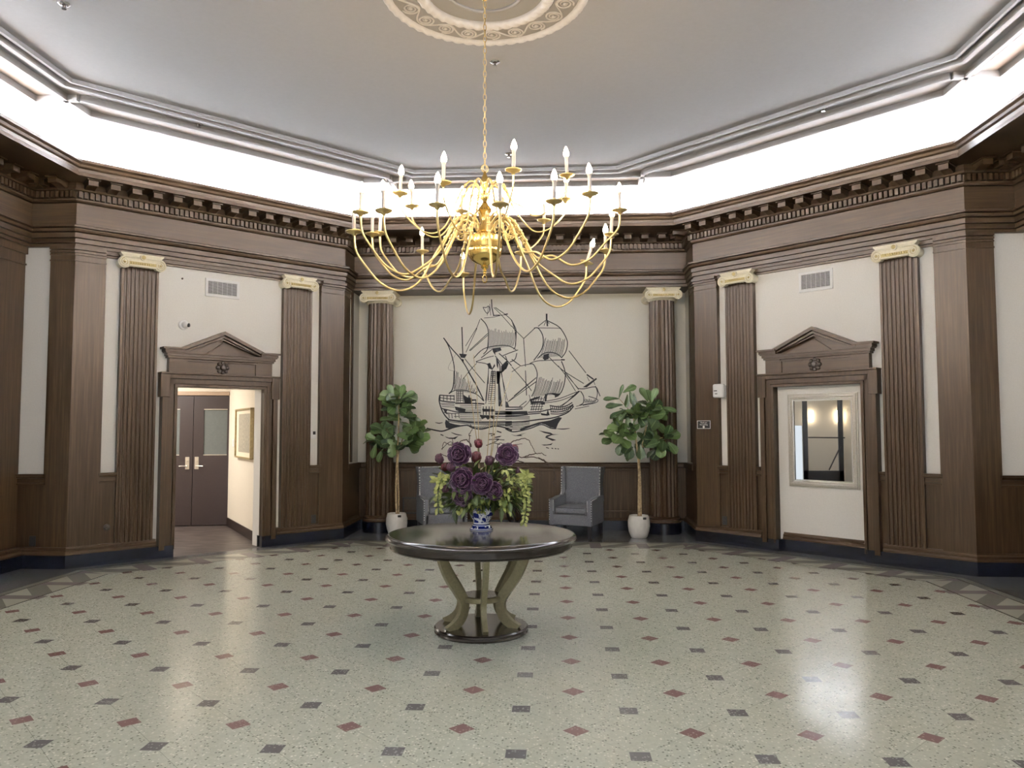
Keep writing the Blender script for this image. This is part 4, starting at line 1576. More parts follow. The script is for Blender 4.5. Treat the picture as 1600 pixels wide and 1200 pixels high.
mural = thing('ship_mural', 'black line drawing of a sailing ship on the cream back wall', 'mural', (0, 0, 0))
k = Ink()                            # sails
k.line([(955, 318), (1020, 390), (1055, 480), (1055, 620), (1040, 740), (990, 800)], 1.2, 'A')
k.line([(1000, 312), (1120, 302), (1200, 285), (1300, 265)], 0.7, 'A')
k.line([(1130, 170), (1240, 280), (1371, 430)], 0.8, 'A'); k.line([(1150, 170), (1290, 270), (1371, 345)], 0.9, 'A')
k.line([(800, 500), (806, 520), (806, 540), (803, 546)], 1.1)
k.line([(740, 560), (756, 545), (780, 540), (796, 541), (807, 547)], 1.1)
k.hatch((764, 515), (806, 519), (762, 546), (803, 541), 24, 0.55, 3)
k.line([(890, 900), (1030, 850), (1130, 825)], 1.0, 'A'); k.line([(890, 905), (1030, 930), (1080, 985)], 1.0, 'A')
k.line([(810, 547), (796, 552), (786, 556)], 1.1); k.line([(808, 552), (805, 562), (797, 566)], 1.2)
k.line([(712, 553), (700, 575), (712, 580)], 0.3)
k.line([(774, 556), (782, 566), (790, 575), (793, 566), (790, 556)], 1.1)
k.line([(776, 560), (781, 570), (782, 580)], 1.4); k.line([(792, 572), (786, 580), (780, 583)], 2.0)
# fore topsail
k.line([(300, 283), (360, 287), (420, 400), (405, 560), (295, 718)], 1.3, 'B')
k.line([(345, 280), (560, 285), (665, 290)], 0.8, 'B'); k.line([(490, 190), (640, 275), (730, 420), (745, 510), (720, 610), (665, 685)], 1.2, 'B')
k.line([(345, 690), (430, 625), (520, 610), (610, 635), (670, 685)], 1.2, 'B')
k.hatch((851, 531), (884, 531), (843, 560), (879, 557), 20, 0.6, 3)
# foresail
k.line([(240, 765), (290, 770), (335, 860), (338, 950), (310, 1100), (265, 1200)], 1.2, 'B'); k.line([(240, 760), (340, 725), (560, 715), (700, 712)], 1.0, 'B')
k.line([(665, 730), (705, 840), (715, 940), (690, 1070), (640, 1165), (560, 1160), (470, 1165)], 1.3, 'B')
k.line([(827, 617), (828, 626), (818, 637)], 0.8)
k.hatch((842, 590), (880, 596), (832, 620), (873, 617), 20, 0.7, 4)
# mizzen lateen
k.line([(450, 575), (520, 690), (580, 880), (600, 1020), (595, 1200)], 1.3, 'A'); k.line([(455, 580), (560, 720), (715, 900), (870, 1180)], 1.4, 'A')
k.line([(540, 0), (535, 180), (510, 310), (450, 385)], 1.5, 'C'); k.line([(790, 20), (900, 200), (1000, 400), (1050, 510)], 1.6, 'C')
k.line([(450, 385), (560, 325), (720, 325), (860, 365), (960, 420), (1045, 510)], 1.1, 'C')
k.hatch((714, 583), (748, 610), (709, 610), (745, 616), 22, 0.6, 4)
k.line([(585, 0), (560, 180), (545, 320)], 0.8, 'C')
# spritsail
k.line([(880, 1095), (960, 1100), (1110, 1075), (1150, 1140), (1175, 1200)], 1.1, 'B'); k.line([(919, 620), (933, 625), (930, 630), (910, 634)], 1.0)
k.line([(1170, 220), (1215, 300), (1210, 400), (1150, 440)], 1.2, 'D'); k.line([(1100, 455), (1300, 410), (1400, 400)], 0.8, 'D'); k.line([(1080, 495), (1300, 450)], 0.8, 'D')
k.line([(930, 604), (933, 615), (930, 628)], 1.0)
k.hatch((912, 625), (931, 625), (912, 630), (929, 629), 14, 0.6, 1.5)
k.line([(0, 180), (55, 290), (60, 380), (50, 520)], 1.2, 'B'); k.line([(0, 250), (60, 320), (160, 420)], 0.9, 'B')
k.m.build('sails', ink, mural)
k = Ink()                            # masts and rigging
k.line([(700, 430), (712, 800)], 1.5, 'A', smooth=False)
k.fill([(660, 790), (770, 800), (740, 850), (690, 845)], 'A'); k.fill([(700, 860), (725, 870), (725, 920), (705, 905)], 'A')
k.line([(945, 330), (905, 435), (750, 690)], 0.8, 'A', smooth=False); k.line([(905, 450), (755, 775)], 0.8, 'A', smooth=False)
k.line([(1050, 520), (800, 750)], 0.9, 'A', smooth=False); k.line([(1050, 545), (810, 755)], 0.8, 'A', smooth=False)
k.line([(1100, 60), (1105, 170), (1130, 285)], 1.4, 'A', smooth=False); k.line([(1120, 280), (1215, 275)], 1.3, 'A'); k.line([(1270, 270), (1320, 260)], 1.6, 'A')
k.line([(985, 165), (1030, 170), (1060, 150), (1075, 200), (1045, 250), (1010, 215), (985, 165)], 0.9, 'A'); k.line([(1075, 120), (1090, 280)], 0.7, 'A'); k.line([(1060, 150), (1040, 280)], 0.6, 'A')
k.fill([(1110, 725), (1220, 710), (1235, 750), (1150, 780), (1155, 820), (1120, 770)], 'A')
k.line([(960, 850), (1110, 735)], 1.1, 'A'); k.line([(900, 920), (790, 1040), (720, 1130)], 0.8, 'A')
k.line([(740, 860), (900, 1060), (1010, 1190)], 1.0, 'A'); k.line([(1200, 790), (1300, 880), (1371, 960)], 1.3, 'A')
k.line([(0, 800), (190, 1020), (265, 1125)], 1.0, 'B', smooth=False); k.line([(0, 700), (120, 790)], 1.3, 'B'); k.line([(120, 790), (240, 765)], 1.0, 'B'); k.line([(0, 870), (110, 795)], 0.8, 'B')
k.line([(470, 90), (470, 180)], 2.2, 'B', smooth=False); k.line([(355, 260), (460, 180), (490, 190)], 1.0, 'B'); k.line([(160, 425), (310, 285)], 1.0, 'B', smooth=False); k.line([(435, 250), (460, 190)], .8, 'B'); k.line([(475, 180), (480, 260)], 2.0, 'B'); k.line([(505, 230), (480, 190)], .8, 'B')
k.line([(160, 425), (185, 800)], 1.0, 'B', smooth=False); k.line([(183, 850), (197, 1185)], 1.1, 'B', smooth=False)
k.fill([(430, 640), (500, 625), (495, 700), (440, 715), (415, 690)], 'B')
k.line([(495, 670), (680, 850), (960, 1030)], 1.0, 'B'); k.line([(620, 790), (720, 920), (850, 1130)], 0.9, 'B'); k.line([(720, 880), (890, 1110)], 0.8, 'B'); k.line([(720, 900), (890, 1100)], 0.8, 'B')
k.line([(765, 590), (990, 890)], 1.0, 'B', smooth=False); k.line([(1000, 910), (1090, 975)], 1.8, 'B'); k.line([(1005, 940), (1035, 1000)], 0.8, 'B'); k.line([(1090, 1000), (1110, 1050)], 0.7, 'B')
k.fill([(945, 1080), (1125, 955), (1135, 972), (1000, 1080)], 'B')
k.line([(330, 945), (30, 1190)], 0.9, 'B', smooth=False); k.line([(325, 1000), (50, 1200)], 0.8, 'B', smooth=False); k.line([(660, 710), (710, 712)], 1.8, 'B')
k.line([(480, 10), (30, 390)], 0.9, 'D', smooth=False); k.line([(475, 75), (60, 370)], 0.8, 'D', smooth=False); k.line([(330, 370), (220, 455)], 1.0, 'D')
# shrouds and ratlines
for xa, xb in ((1130, 1080), (1180, 1120), (1215, 1165), (1250, 1235), (1340, 1450), (1350, 1420)):
    k.line([(xa, 0), (xb, 500)], 0.9, 'C', smooth=False)
for i in range(17):
    f = i / 16
    k.line([(1180 - 60 * f, 10 + 540 * f), (1250 - 15 * f, 10 + 540 * f)], 0.7, 'C')
k.line([(1130, 0), (1100, 400), (1080, 560)], 1.0, 'C')
k.fill([(1265, 0), (1335, 0), (1320, 200), (1365, 600), (1300, 600), (1290, 200)], 'C')
k.line([(1060, 985), (1055, 1200)], 1.0, 'A'); k.line([(1110, 1010), (1110, 1190)], 0.8, 'A')
for i in range(8):
    zz = 1030 + i * 22
    k.line([(1095, zz), (1150, zz)], 0.7, 'A')
k.fill([(1165, 1040), (1215, 1040), (1210, 1200), (1170, 1200)], 'A')
k.fill([(1230, 960), (1300, 890), (1330, 930), (1300, 1000), (1230, 1040)], 'A'); k.fill([(1160, 850), (1190, 900), (1190, 1000), (1170, 960)], 'A')
k.fill([(1040, 930), (1080, 915), (1110, 990), (1140, 930), (1150, 960), (1110, 1010), (1060, 990)], 'A')
k.fill([(0, 360), (40, 400), (60, 460), (0, 460)], 'D'); k.line([(0, 465), (270, 465)], 1.5, 'D')
k.m.build('rigging', ink, mural)
k = Ink()                            # hull
k.line([(295, 400), (285, 500), (320, 630), (370, 730), (440, 810), (520, 835), (900, 865), (1527, 860)], 1.7, 'C')
k.line([(0, 700), (250, 690), (500, 660), (700, 640), (850, 600), (980, 540), (1060, 450)], 1.7, 'D')
k.line([(295, 405), (420, 415), (535, 420)], 1.4, 'C'); k.line([(300, 450), (420, 465), (550, 475)], 1.0, 'C'); k.line([(300, 500), (420, 520), (560, 530)], 1.6, 'C')
for x in (300, 360, 420, 480, 540):
    k.line([(x, 405), (x, 500)], 1.0, 'C')
for zz, xa in ((545, 310), (570, 320), (600, 330)):
    k.line([(xa, zz), (550, zz + 12)], 0.8, 'C')
for i, (xa, xb) in enumerate(((585, 585), (615, 610), (650, 645), (690, 700))):
    k.line([(xa, 330), (xb, 530)], 0.9, 'C')
for zz in (345, 375, 405, 435, 465, 495):
    k.line([(590, zz), (700, zz)], 0.8, 'C')
k.fill([(700, 400), (760, 440), (850, 480), (920, 480), (920, 500), (850, 510), (820, 550), (720, 540), (705, 470)], 'C')
k.fill([(790, 410), (805, 400), (810, 450), (840, 455), (850, 480), (780, 480)], 'C')
k.line([(560, 545), (900, 550), (1060, 560)], 1.8, 'C'); k.line([(915, 480), (915, 650)], 1.0, 'C')
for zz in (580, 610, 640, 665, 690, 715, 740, 770, 800, 825):
    k.line([(640, zz), (830, zz + 4), (1010, zz + 6)], 0.7, 'C')
k.fill([(550, 600), (740, 640), (730, 690), (620, 690), (570, 660)], 'C')
k.line([(320, 630), (440, 660), (640, 700), (1000, 700)], 1.4, 'C'); k.line([(370, 700), (500, 720), (640, 715)], 1.0, 'C')
k.fill([(350, 640), (430, 660), (410, 690), (440, 740), (390, 715)], 'C')
for xa in (450, 500, 560, 620):
    k.line([(xa, 720), (xa + 10, 800)], 0.9, 'C')
k.line([(540, 770), (630, 770)], 0.8, 'C')
k.fill([(975, 745), (1240, 755), (1230, 830), (1160, 790), (1120, 830), (1080, 790), (1020, 820)], 'C')
k.fill([(1020, 640), (1240, 650), (1240, 690), (1030, 690)], 'C')
for xa in (1040, 1090, 1140, 1190):
    k.line([(xa, 600), (xa, 745)], 1.2, 'C')
k.line([(430, 830), (900, 885), (1527, 880)], 1.0, 'C'); k.line([(420, 850), (900, 905), (1527, 905)], 0.9, 'C'); k.line([(1240, 770), (1527, 770)], 1.3, 'C'); k.line([(1240, 800), (1527, 800)], 0.8, 'C'); k.line([(1240, 690), (1527, 690)], 1.4, 'C'); k.fill([(1240, 705), (1527, 700), (1527, 745), (1240, 745)], 'C')
# underwater shading
k.fill([(400, 820), (385, 880), (400, 960), (460, 980), (560, 950), (660, 920), (560, 905), (470, 880)], 'C')
k.line([(70, 970), (200, 1000), (330, 1020), (440, 990), (560, 950), (760, 920), (860, 965), (1020, 985), (1230, 935), (1400, 960), (1527, 1010)], 1.8, 'C')
rngm = random.Random(5)
for i in range(26):
    x = 800 + i * 28
    yb = 950 + 20 * math.sin((x - 800) / 110)
    k.line([(x - 20, yb - 38), (x + 10, yb - 12), (x + 40, yb - 2)], 0.7, 'C')
k.line([(0, 800), (100, 845), (220, 835), (400, 790), (560, 735), (700, 790), (790, 800)], 1.5, 'D')
k.fill([(520, 700), (700, 670), (830, 620), (880, 630), (820, 720), (790, 795), (700, 780), (620, 735), (560, 720), (400, 770), (240, 830), (220, 800), (380, 745)], 'D')
for zz in (615, 635, 655, 720, 740, 760, 785, 810):
    k.line([(0, zz), (200, zz - 5), (380, zz - 35 if zz > 700 else zz - 5)], 0.8, 'D')
# waist, forecastle and beak
k.line([(0, 500), (150, 500), (270, 490)], 1.6, 'D'); k.line([(0, 600), (200, 595), (350, 580)], 1.6, 'D'); k.fill([(0, 530), (340, 525), (350, 575), (0, 585)], 'D')
k.fill([(380, 350), (440, 320), (540, 295), (550, 310), (410, 370), (620, 385), (615, 425), (560, 430), (550, 400), (400, 415)], 'D')
for xa in (400, 430, 470, 510, 550):
    k.line([(xa + 60, 300), (xa, 520)], 0.9, 'D')
for zz in (340, 380, 420, 460, 500):
    k.line([(390, zz), (590, zz - 5)], 0.9, 'D')
k.fill([(615, 265), (655, 260), (640, 365), (610, 380)], 'D'); k.fill([(640, 255), (720, 250), (860, 265), (820, 300), (770, 320), (770, 285), (720, 265)], 'D')
k.line([(620, 375), (850, 330), (1110, 230)], 1.0, 'D'); k.line([(620, 400), (850, 365), (1100, 270)], 0.9, 'D')
k.fill([(840, 455), (960, 375), (1130, 215), (1170, 215), (1090, 290), (900, 440)], 'D')
k.line([(350, 545), (530, 535), (650, 510), (720, 500)], 1.5, 'D'); k.line([(350, 575), (540, 560)], 1.4, 'D'); k.fill([(530, 520), (560, 560), (640, 570), (660, 500), (690, 590), (650, 600), (560, 590)], 'D')
k.line([(690, 440), (850, 465), (960, 440), (1040, 395)], 1.4, 'D'); k.line([(700, 490), (850, 500), (980, 470), (1050, 420)], 1.2, 'D'); k.line([(700, 540), (850, 540), (970, 500), (1055, 430)], 1.3, 'D'); k.line([(700, 570), (860, 570), (980, 520)], 1.2, 'D')
for i in range(11):
    xx = 700 + i * 30
    k.line([(xx, 445 + 8 * math.sin(i)), (xx + 14, 540 - i * 3)], 1.0, 'D')
k.m.build('hull', ink, mural)
k = Ink()                            # waves
k.line([(215, 870), (285, 885), (350, 870)], 1.3, 'C', taper=True); k.line([(310, 1075), (360, 1095)], 1.3, 'C'); k.fill([(380, 1105), (450, 1130), (530, 1130), (620, 1100), (560, 1155), (460, 1150), (410, 1130)], 'C'); k.line([(490, 1040), (580, 1075), (680, 1090)], 1.4, 'C', taper=True)
k.line([(800, 1090), (835, 1100)], 0.8, 'C'); k.line([(1125, 1065), (1240, 1070), (1170, 1100)], 1.2, 'C'); k.fill([(1210, 1125), (1300, 1105), (1355, 1100), (1320, 1125), (1250, 1135)], 'C'); k.line([(1270, 1020), (1350, 1045)], 1.5, 'C'); k.line([(1250, 1160), (1400, 1170)], 1.0, 'C')
k.fill([(80, 885), (160, 905), (330, 862), (240, 895), (270, 912), (150, 912)], 'D')
k.fill([(515, 825), (610, 845), (700, 860), (740, 885), (835, 888), (720, 900), (650, 930), (790, 975), (730, 988), (615, 935), (640, 905), (700, 890), (600, 865)], 'D')
k.fill([(555, 1045), (640, 1045), (700, 1035), (735, 1020), (710, 1052), (600, 1060)], 'D')
for x0, x1 in ((630, 675), (715, 740), (765, 790), (808, 828)):
    k.line([(x0, 1090 + (x0 - 630) * .1), (x1, 1100 + (x1 - 640) * .08)], 1.1, 'D')
k.line([(790, 800), (900, 805), (1000, 795)], 1.3, 'D', taper=True)
k.line([(690, 702), (704, 690), (712, 700)], 0.8); k.line([(705, 694), (716, 690)], 0.9); k.line([(764, 687), (780, 686), (770, 692)], 1.0); k.line([(760, 696), (772, 692), (782, 695)], 1.0)
k.m.build('waves', ink, mural)

# ------------------------------------------------------------------ round pedestal table
TX, TY = -0.582, 6.172
t = thing('pedestal_table', 'large round black table on curved gold legs in the middle of the floor', 'table', (TX, TY, 0))
m = MB()
m.lathe([(0.0001, 0.772), (0.715, 0.772), (0.738, 0.769), (0.752, 0.758), (0.758, 0.744), (0.752, 0.730), (0.738, 0.724), (0.728, 0.722), (0.0001, 0.722)], 96)
top = m.build('tabletop', table_black, t, smooth='auto')
m = MB()
m.lathe([(0.68, 0.724), (0.715, 0.724), (0.715, 0.676), (0.720, 0.671), (0.716, 0.662), (0.68, 0.662)], 96)
m.build('apron', table_black, t, smooth='auto')
m = MB()
m.lathe([(0.0001, 0.0), (0.366, 0.0), (0.372, 0.012), (0.366, 0.024), (0.372, 0.03), (0.372, 0.042), (0.362, 0.052), (0.0001, 0.052)], 80)
m.build('base_plate', table_black, t, smooth='auto')
m = MB()
m.lathe([(0.0001, 0.245), (0.165, 0.245), (0.172, 0.25), (0.172, 0.282), (0.165, 0.287), (0.0001, 0.287)], 48)
rg = m.build('centre_shelf', gold_paint, t, smooth='auto')
m = MB(); m.lathe([(0.0001, 0.2865), (0.150, 0.2865), (0.150, 0.289), (0.0001, 0.289)], 48); m.build('shelf_inlay', table_black, rg)
leg_c = smoothpts([(0.385, 0, 0.70), (0.36, 0, 0.58), (0.30, 0, 0.45), (0.222, 0, 0.34), (0.175, 0, 0.265), (0.168, 0, 0.20), (0.195, 0, 0.13), (0.255, 0, 0.08), (0.325, 0, 0.052)], 6)


def leg_mesh(a):
    mm = MB()
    n = len(leg_c)
    rings = []
    for i, p in enumerate(leg_c):
        tt = (leg_c[min(i + 1, n - 1)] - leg_c[max(i - 1, 0)]).normalized()
        nn = Vector((-tt.z, 0, tt.x))
        f = i / (n - 1)
        hw = 0.039 - 0.003 * f if f < 0.8 else 0.037 - 0.05 * (f - 0.8)
        hw = max(hw, 0.024)
        ty = 0.021
        ring = []
        for sx, sy in ((1, -1), (1, 1), (-1, 1), (-1, -1)):
            q = p + nn * (sx * hw) + Vector((0, sy * ty, 0))
            q.z = max(q.z, 0.051) if f > 0.6 else min(q.z, 0.735)
            ring.append(mm.bm.verts.new(Matrix.Rotation(a, 4, 'Z') @ q))
        rings.append(ring)
    for A, B in zip(rings, rings[1:]):
        for k_ in range(4):
            mm.face([A[k_], A[(k_ + 1) % 4], B[(k_ + 1) % 4], B[k_]])
    mm.face(rings[0][::-1]); mm.face(rings[-1])
    return mm


for k_ in range(6):
    leg_mesh(-PI / 2 + 0.195 + k_ * PI / 3).build('leg', gold_paint, t)

# ------------------------------------------------------------------ vase
VXc, VYc, VZ = -0.597, 6.345, 0.772
m = MB()
VS = 1.08
prof = [(0.0001, 0.0), (0.086, 0.0), (0.090, 0.008), (0.082, 0.014), (0.072, 0.035), (0.062, 0.045), (0.060, 0.055), (0.064, 0.075), (0.080, 0.105), (0.094, 0.140), (0.097, 0.165), (0.092, 0.187), (0.075, 0.203), (0.066, 0.212), (0.064, 0.25), (0.074, 0.272), (0.069, 0.272), (0.058, 0.25), (0.058, 0.2), (0.0001, 0.2)]
m.lathe([(r_ * VS, z_) for r_, z_ in prof], 48)
o = m.build('porcelain_vase', porcelain, loc=(VXc, VYc, VZ), smooth=True)
tag(o, 'blue and white porcelain vase standing on the round black table', 'vase')


# ------------------------------------------------------------------ flower arrangement in the vase
bq = thing('flower_arrangement', 'bouquet of plum peonies, red buds, trailing lime vines and curly twigs in the vase', 'flower arrangement', (VXc, VYc, VZ + 0.24))
rng = random.Random(11)


def basis(direction, roll=0.0, up=Vector((0, 0, 1))):
    """matrix whose x axis is the direction and whose z leans to up"""
    x = Vector(direction).normalized()
    if abs(x.dot(up)) > 0.97:
        up = Vector((0.3, -1, 0.1))
    y = up.cross(x).normalized()
    zz = x.cross(y)
    return Matrix(((x.x, y.x, zz.x, 0), (x.y, y.y, zz.y, 0), (x.z, y.z, zz.z, 0), (0, 0, 0, 1))) @ Matrix.Rotation(roll, 4, 'X')


def BP(px, py, dy=0.0):
    """bouquet point: metres right of and above the vase mouth from the photo's measures, dy towards the viewer"""
    return Vector(((px - 748) * 0.00525, -dy, (py - 774) * -0.00525))


petal_shape = [(0, .25), (.25, .62), (.5, .9), (.75, 1.0), (.92, .8), (1, .45)]


def peony(c, r, face):
    mm = MB()
    Mf = Matrix.Translation(c) @ basis(face)
    mm2 = MB()
    for layer, (n, tilt, ln, rad) in enumerate(((5, 0.15, .50, .06), (7, .45, .66, .12), (8, .80, .84, .18), (9, 1.15, 1.0, .2), (9, 1.45, 1.05, .22))):
        for i in range(n):
            a = 2 * PI * i / n + layer * 0.5 + rng.uniform(-.15, .15)
            tl = tilt + rng.uniform(-.28, .28)
            dirv = Vector((math.cos(tl), math.sin(tl) * math.cos(a), math.sin(tl) * math.sin(a)))
            M = Mf @ Matrix.Translation(Vector((rng.uniform(-.12, .12) * r, math.cos(a) * rad * r * 0.6, math.sin(a) * rad * r * 0.6))) @ basis(dirv, 0, up=Vector((1, 0, 0)) if tl > 0.3 else Vector((0, -math.cos(a), -math.sin(a))))
            mm.leafat(M, r * ln, r * 0.78, rng, fold=0.28, droop=-0.25, shape=petal_shape, curl=-0.12)
            ed = [M @ Vector((t_ * r * ln, s_ * w_ * r * 0.39, abs(s_) * w_ * r * .78 * .28 + .25 * r * ln * t_ * t_ - .12 * r * ln * s_ * s_ * t_)) for (t_, w_, s_) in ((.75, 1, -1), (.92, .8, -1), (1.0, .45, -1), (1.01, .4, 0), (1.0, .45, 1), (.92, .8, 1), (.75, 1, 1))]
            mm2.tube(ed, r * 0.015, 4)
    o = mm.build('peony', petal_mat, bq, smooth=True)
    mm2.build('petal_edges', petal_edge, o)


for px_, py_, dy, r in ((722, 741, .17, .088), (753, 746, .20, .080), (770, 757, .17, .068), (722, 764, .16, .075), (716, 703, .10, .088), (789, 703, .10, .082)):
    c = BP(px_, py_, dy)
    peony(c, r, Vector((c.x * 0.8, -1, c.z * .35 + .1)))


def bud(c, r, mat, name='tulip_bud'):
    mm = MB()
    n = 6
    d_ = (c - Vector((0, 0, -.1))).normalized()
    M = Matrix.Translation(c) @ basis(d_) @ Matrix.Rotation(PI / 2, 4, 'Y')
    mm.lathe([(0.0001, -r * 1.1), (r * .7, -r * .8), (r * .98, -r * .1), (r * .85, r * .6), (r * .45, r * 1.15), (0.0001, r * 1.3)], 12, M, fn=lambda a, zz: 1 + 0.12 * math.cos(3 * a))
    for i in range(5):
        a = 2 * PI * i / 5
        mm.ball(M @ Vector((r * .7 * math.cos(a), r * .7 * math.sin(a), r * .45)), (r * .34, r * .34, r * .6), 6, 5)
    o = mm.build(name, mat, bq, smooth=True)
    m2 = MB()
    m2.tube(smoothpts([c - d_ * r, c * 0.55 + Vector((0, .02, -.02)), Vector((0, 0, -.12))], 5), 0.004, 5)
    m2.build('stem', stem_green, o)


for px_, py_, dy, r, mt in ((744, 686, .05, .034, bud_red), (800, 694, .06, .032, bud_red), (684, 709, .06, .036, bud_mauve), (693, 722, .09, .030, bud_red), (703, 722, .11, .034, bud_mauve), (741, 707, .06, .042, bud_red), (762, 712, .09, .036, bud_mauve), (806, 728, .05, .026, bud_mauve), (695, 755, .12, .028, bud_mauve), (732, 728, .14, .026, bud_mauve)):
    bud(BP(px_, py_, dy), r, mt)

# mixed foliage filling the bouquet
mm = MB()
narrow = [(0, .08), (.2, .6), (.45, 1.0), (.7, .75), (.9, .3), (1, .04)]
for i in range(560):
    a = rng.uniform(0, 2 * PI)
    el = rng.uniform(-0.55, 1.15)
    rr = rng.uniform(0.06, 0.30)
    d_ = Vector((math.cos(a) * math.cos(el), math.sin(a) * math.cos(el) * .75, math.sin(el)))
    c = Vector((0, 0, 0.02)) + Vector((d_.x * rr * 1.25, d_.y * rr, d_.z * rr * (1.05 if d_.z > 0 else .55)))
    dl = (d_ + Vector((rng.uniform(-.7, .7), rng.uniform(-.7, .7), rng.uniform(-.8, .5)))).normalized()
    mm.leafat(Matrix.Translation(c) @ basis(dl, rng.uniform(-.8, .8)), rng.uniform(.075, .14), rng.uniform(.030, .054), rng, .15, .25, narrow)
mm.build('foliage', fern_leaf, bq, smooth=True)
mm = MB()
for i in range(120):                 # paler sprays low at the front and to the right
    c = BP(rng.uniform(712, 806), rng.uniform(752, 790), rng.uniform(.08, .20)) if i < 62 else BP(rng.uniform(772, 824), rng.uniform(722, 764), rng.uniform(0, .16))
    if i < 62 and abs(c.x) < .12 and c.z < -.05:
        c.y -= 0.02
    dl = Vector((c.x * 2 + rng.uniform(-.6, .6), -rng.uniform(.1, .9), rng.uniform(-1.0, .35)))
    mm.leafat(Matrix.Translation(c) @ basis(dl, rng.uniform(-.6, .6)), rng.uniform(.04, .07), rng.uniform(.02, .034), rng, .12, .2, narrow)
for bx_, by_, n_ in ((690, 741, 10), (682, 742, 7), (818, 735, 9), (812, 742, 6)):  # leaf fans at both sides
    for i in range(n_):
        c = BP(bx_, by_, .08)
        a = rng.uniform(0, 2 * PI)
        dl = Vector((math.cos(a), -.35, math.sin(a) * .8))
        mm.leafat(Matrix.Translation(c + dl * .01) @ basis(dl, rng.uniform(-.5, .5), up=Vector((0, -1, .4))), rng.uniform(.05, .08), .034, rng, .1, .15, narrow)
mm.build('pale_sprays', lime_leaf, bq, smooth=True)


def vine(pts, n_leaf):
    P = smoothpts(pts, 8)
    m1 = MB(); m1.tube(P, 0.0035, 5)
    o = m1.build('hanging_vine', stem_green, bq)
    m2 = MB()
    for i in range(n_leaf):
        f = 0.22 + 0.78 * i / n_leaf
        p = P[int(f * (len(P) - 1))]
        for s in (-1, 1):
            dl = Vector((s * rng.uniform(.4, 1), rng.uniform(-1, .3), rng.uniform(-1.0, .1)))
            w = 0.022 + 0.012 * (1 - f)
            m2.leafat(Matrix.Translation(p + Vector((s * .006, rng.uniform(-.012, .008), 0))) @ basis(dl, rng.uniform(-.6, .6), up=Vector((0, -1, .5))), rng.uniform(.026, .040), w, rng, .1, .1, [(0, .2), (.3, .85), (.6, 1), (.85, .7), (1, .2)])
    m2.build('vine_leaves', lime_leaf, o, smooth=True)


vine([BP(740, 765, .04), BP(700, 735, .13), BP(687, 745, .15), BP(684, 765, .15), BP(685, 792, .15)], 26)
vine([BP(755, 765, .04), BP(800, 738, .10), BP(817, 752, .12), BP(819, 780, .12), BP(815, 808, .12)], 30)
vine([BP(752, 768, .04), BP(738, 772, .10), BP(728, 778, .12), BP(722, 793, .11)], 8)
vine([BP(748, 770, .04), BP(748, 772, .10), BP(748, 778, .125), BP(747, 793, .115)], 9)
vine([BP(760, 768, .04), BP(775, 766, .12), BP(784, 776, .13), BP(781, 788, .13)], 9)

# curly twigs
for pts in ([(745, 760, 0), (734, 715, .03), (731, 690, .03), (729, 672, .02), (734, 664, .02), (731, 655, .02)],
            [(733, 690, .03), (726, 680, .03), (716, 682, .05), (706, 690, .06), (703, 676, .06)],
            [(745, 760, 0), (722, 706, .04), (712, 690, .04), (700, 688, .05), (690, 684, .04), (687, 695, .04)],
            [(755, 760, 0), (790, 712, .03), (815, 707, .02), (838, 708, .02), (852, 715, .02), (861, 722, .02), (862, 731, .02)],
            [(815, 707, .02), (828, 702, .0), (842, 701, .0), (850, 705, .0)],
            [(838, 708, .02), (848, 714, .03), (856, 722, .03)],
            [(755, 760, 0), (796, 716, .05), (812, 714, .05), (822, 720, .05), (834, 729, .06), (840, 736, .06)],
            [(760, 750, 0), (790, 690, .02), (806, 680, .0), (820, 679, .0), (827, 690, .0), (833, 702, .0)],
            [(752, 760, 0), (772, 700, .0), (775, 686, .0), (790, 687, .0), (812, 686, .0)],
            [(740, 760, 0), (705, 709, .05), (694, 705, .06), (683, 701, .06)],
            [(862, 728, .02), (863, 740, .02), (860, 746, .02), (865, 752, .02)]):
    mm = MB()
    P = smoothpts([BP(*p) for p in pts], 6)
    P = [p + Vector((rng.uniform(-.004, .004), rng.uniform(-.004, .004), rng.uniform(-.004, .004))) for p in P]
    mm.tube(P, [0.0056 * (1 - .6 * i / len(P)) for i in range(len(P))], 5)
    mm.build('curly_twig', twig_mat, bq)
# tall straw reeds
for pts in ([(748, 770), (744, 700), (741, 620), (735, 545)], [(750, 770), (757, 700), (763, 620), (768, 590)], [(752, 770), (766, 690), (774, 640), (796, 575)],
            [(747, 770), (741, 690), (729, 600), (724, 575)], [(750, 770), (764, 690), (768, 630), (770, 612)]):
    mm = MB()
    P = smoothpts([BP(p[0], p[1], -.02) for p in pts], 6)
    mm.tube(P, [0.0042 * (1 - .55 * i / len(P)) for i in range(len(P))], 5)
    mm.build('tall_reed', reed_mat, bq)


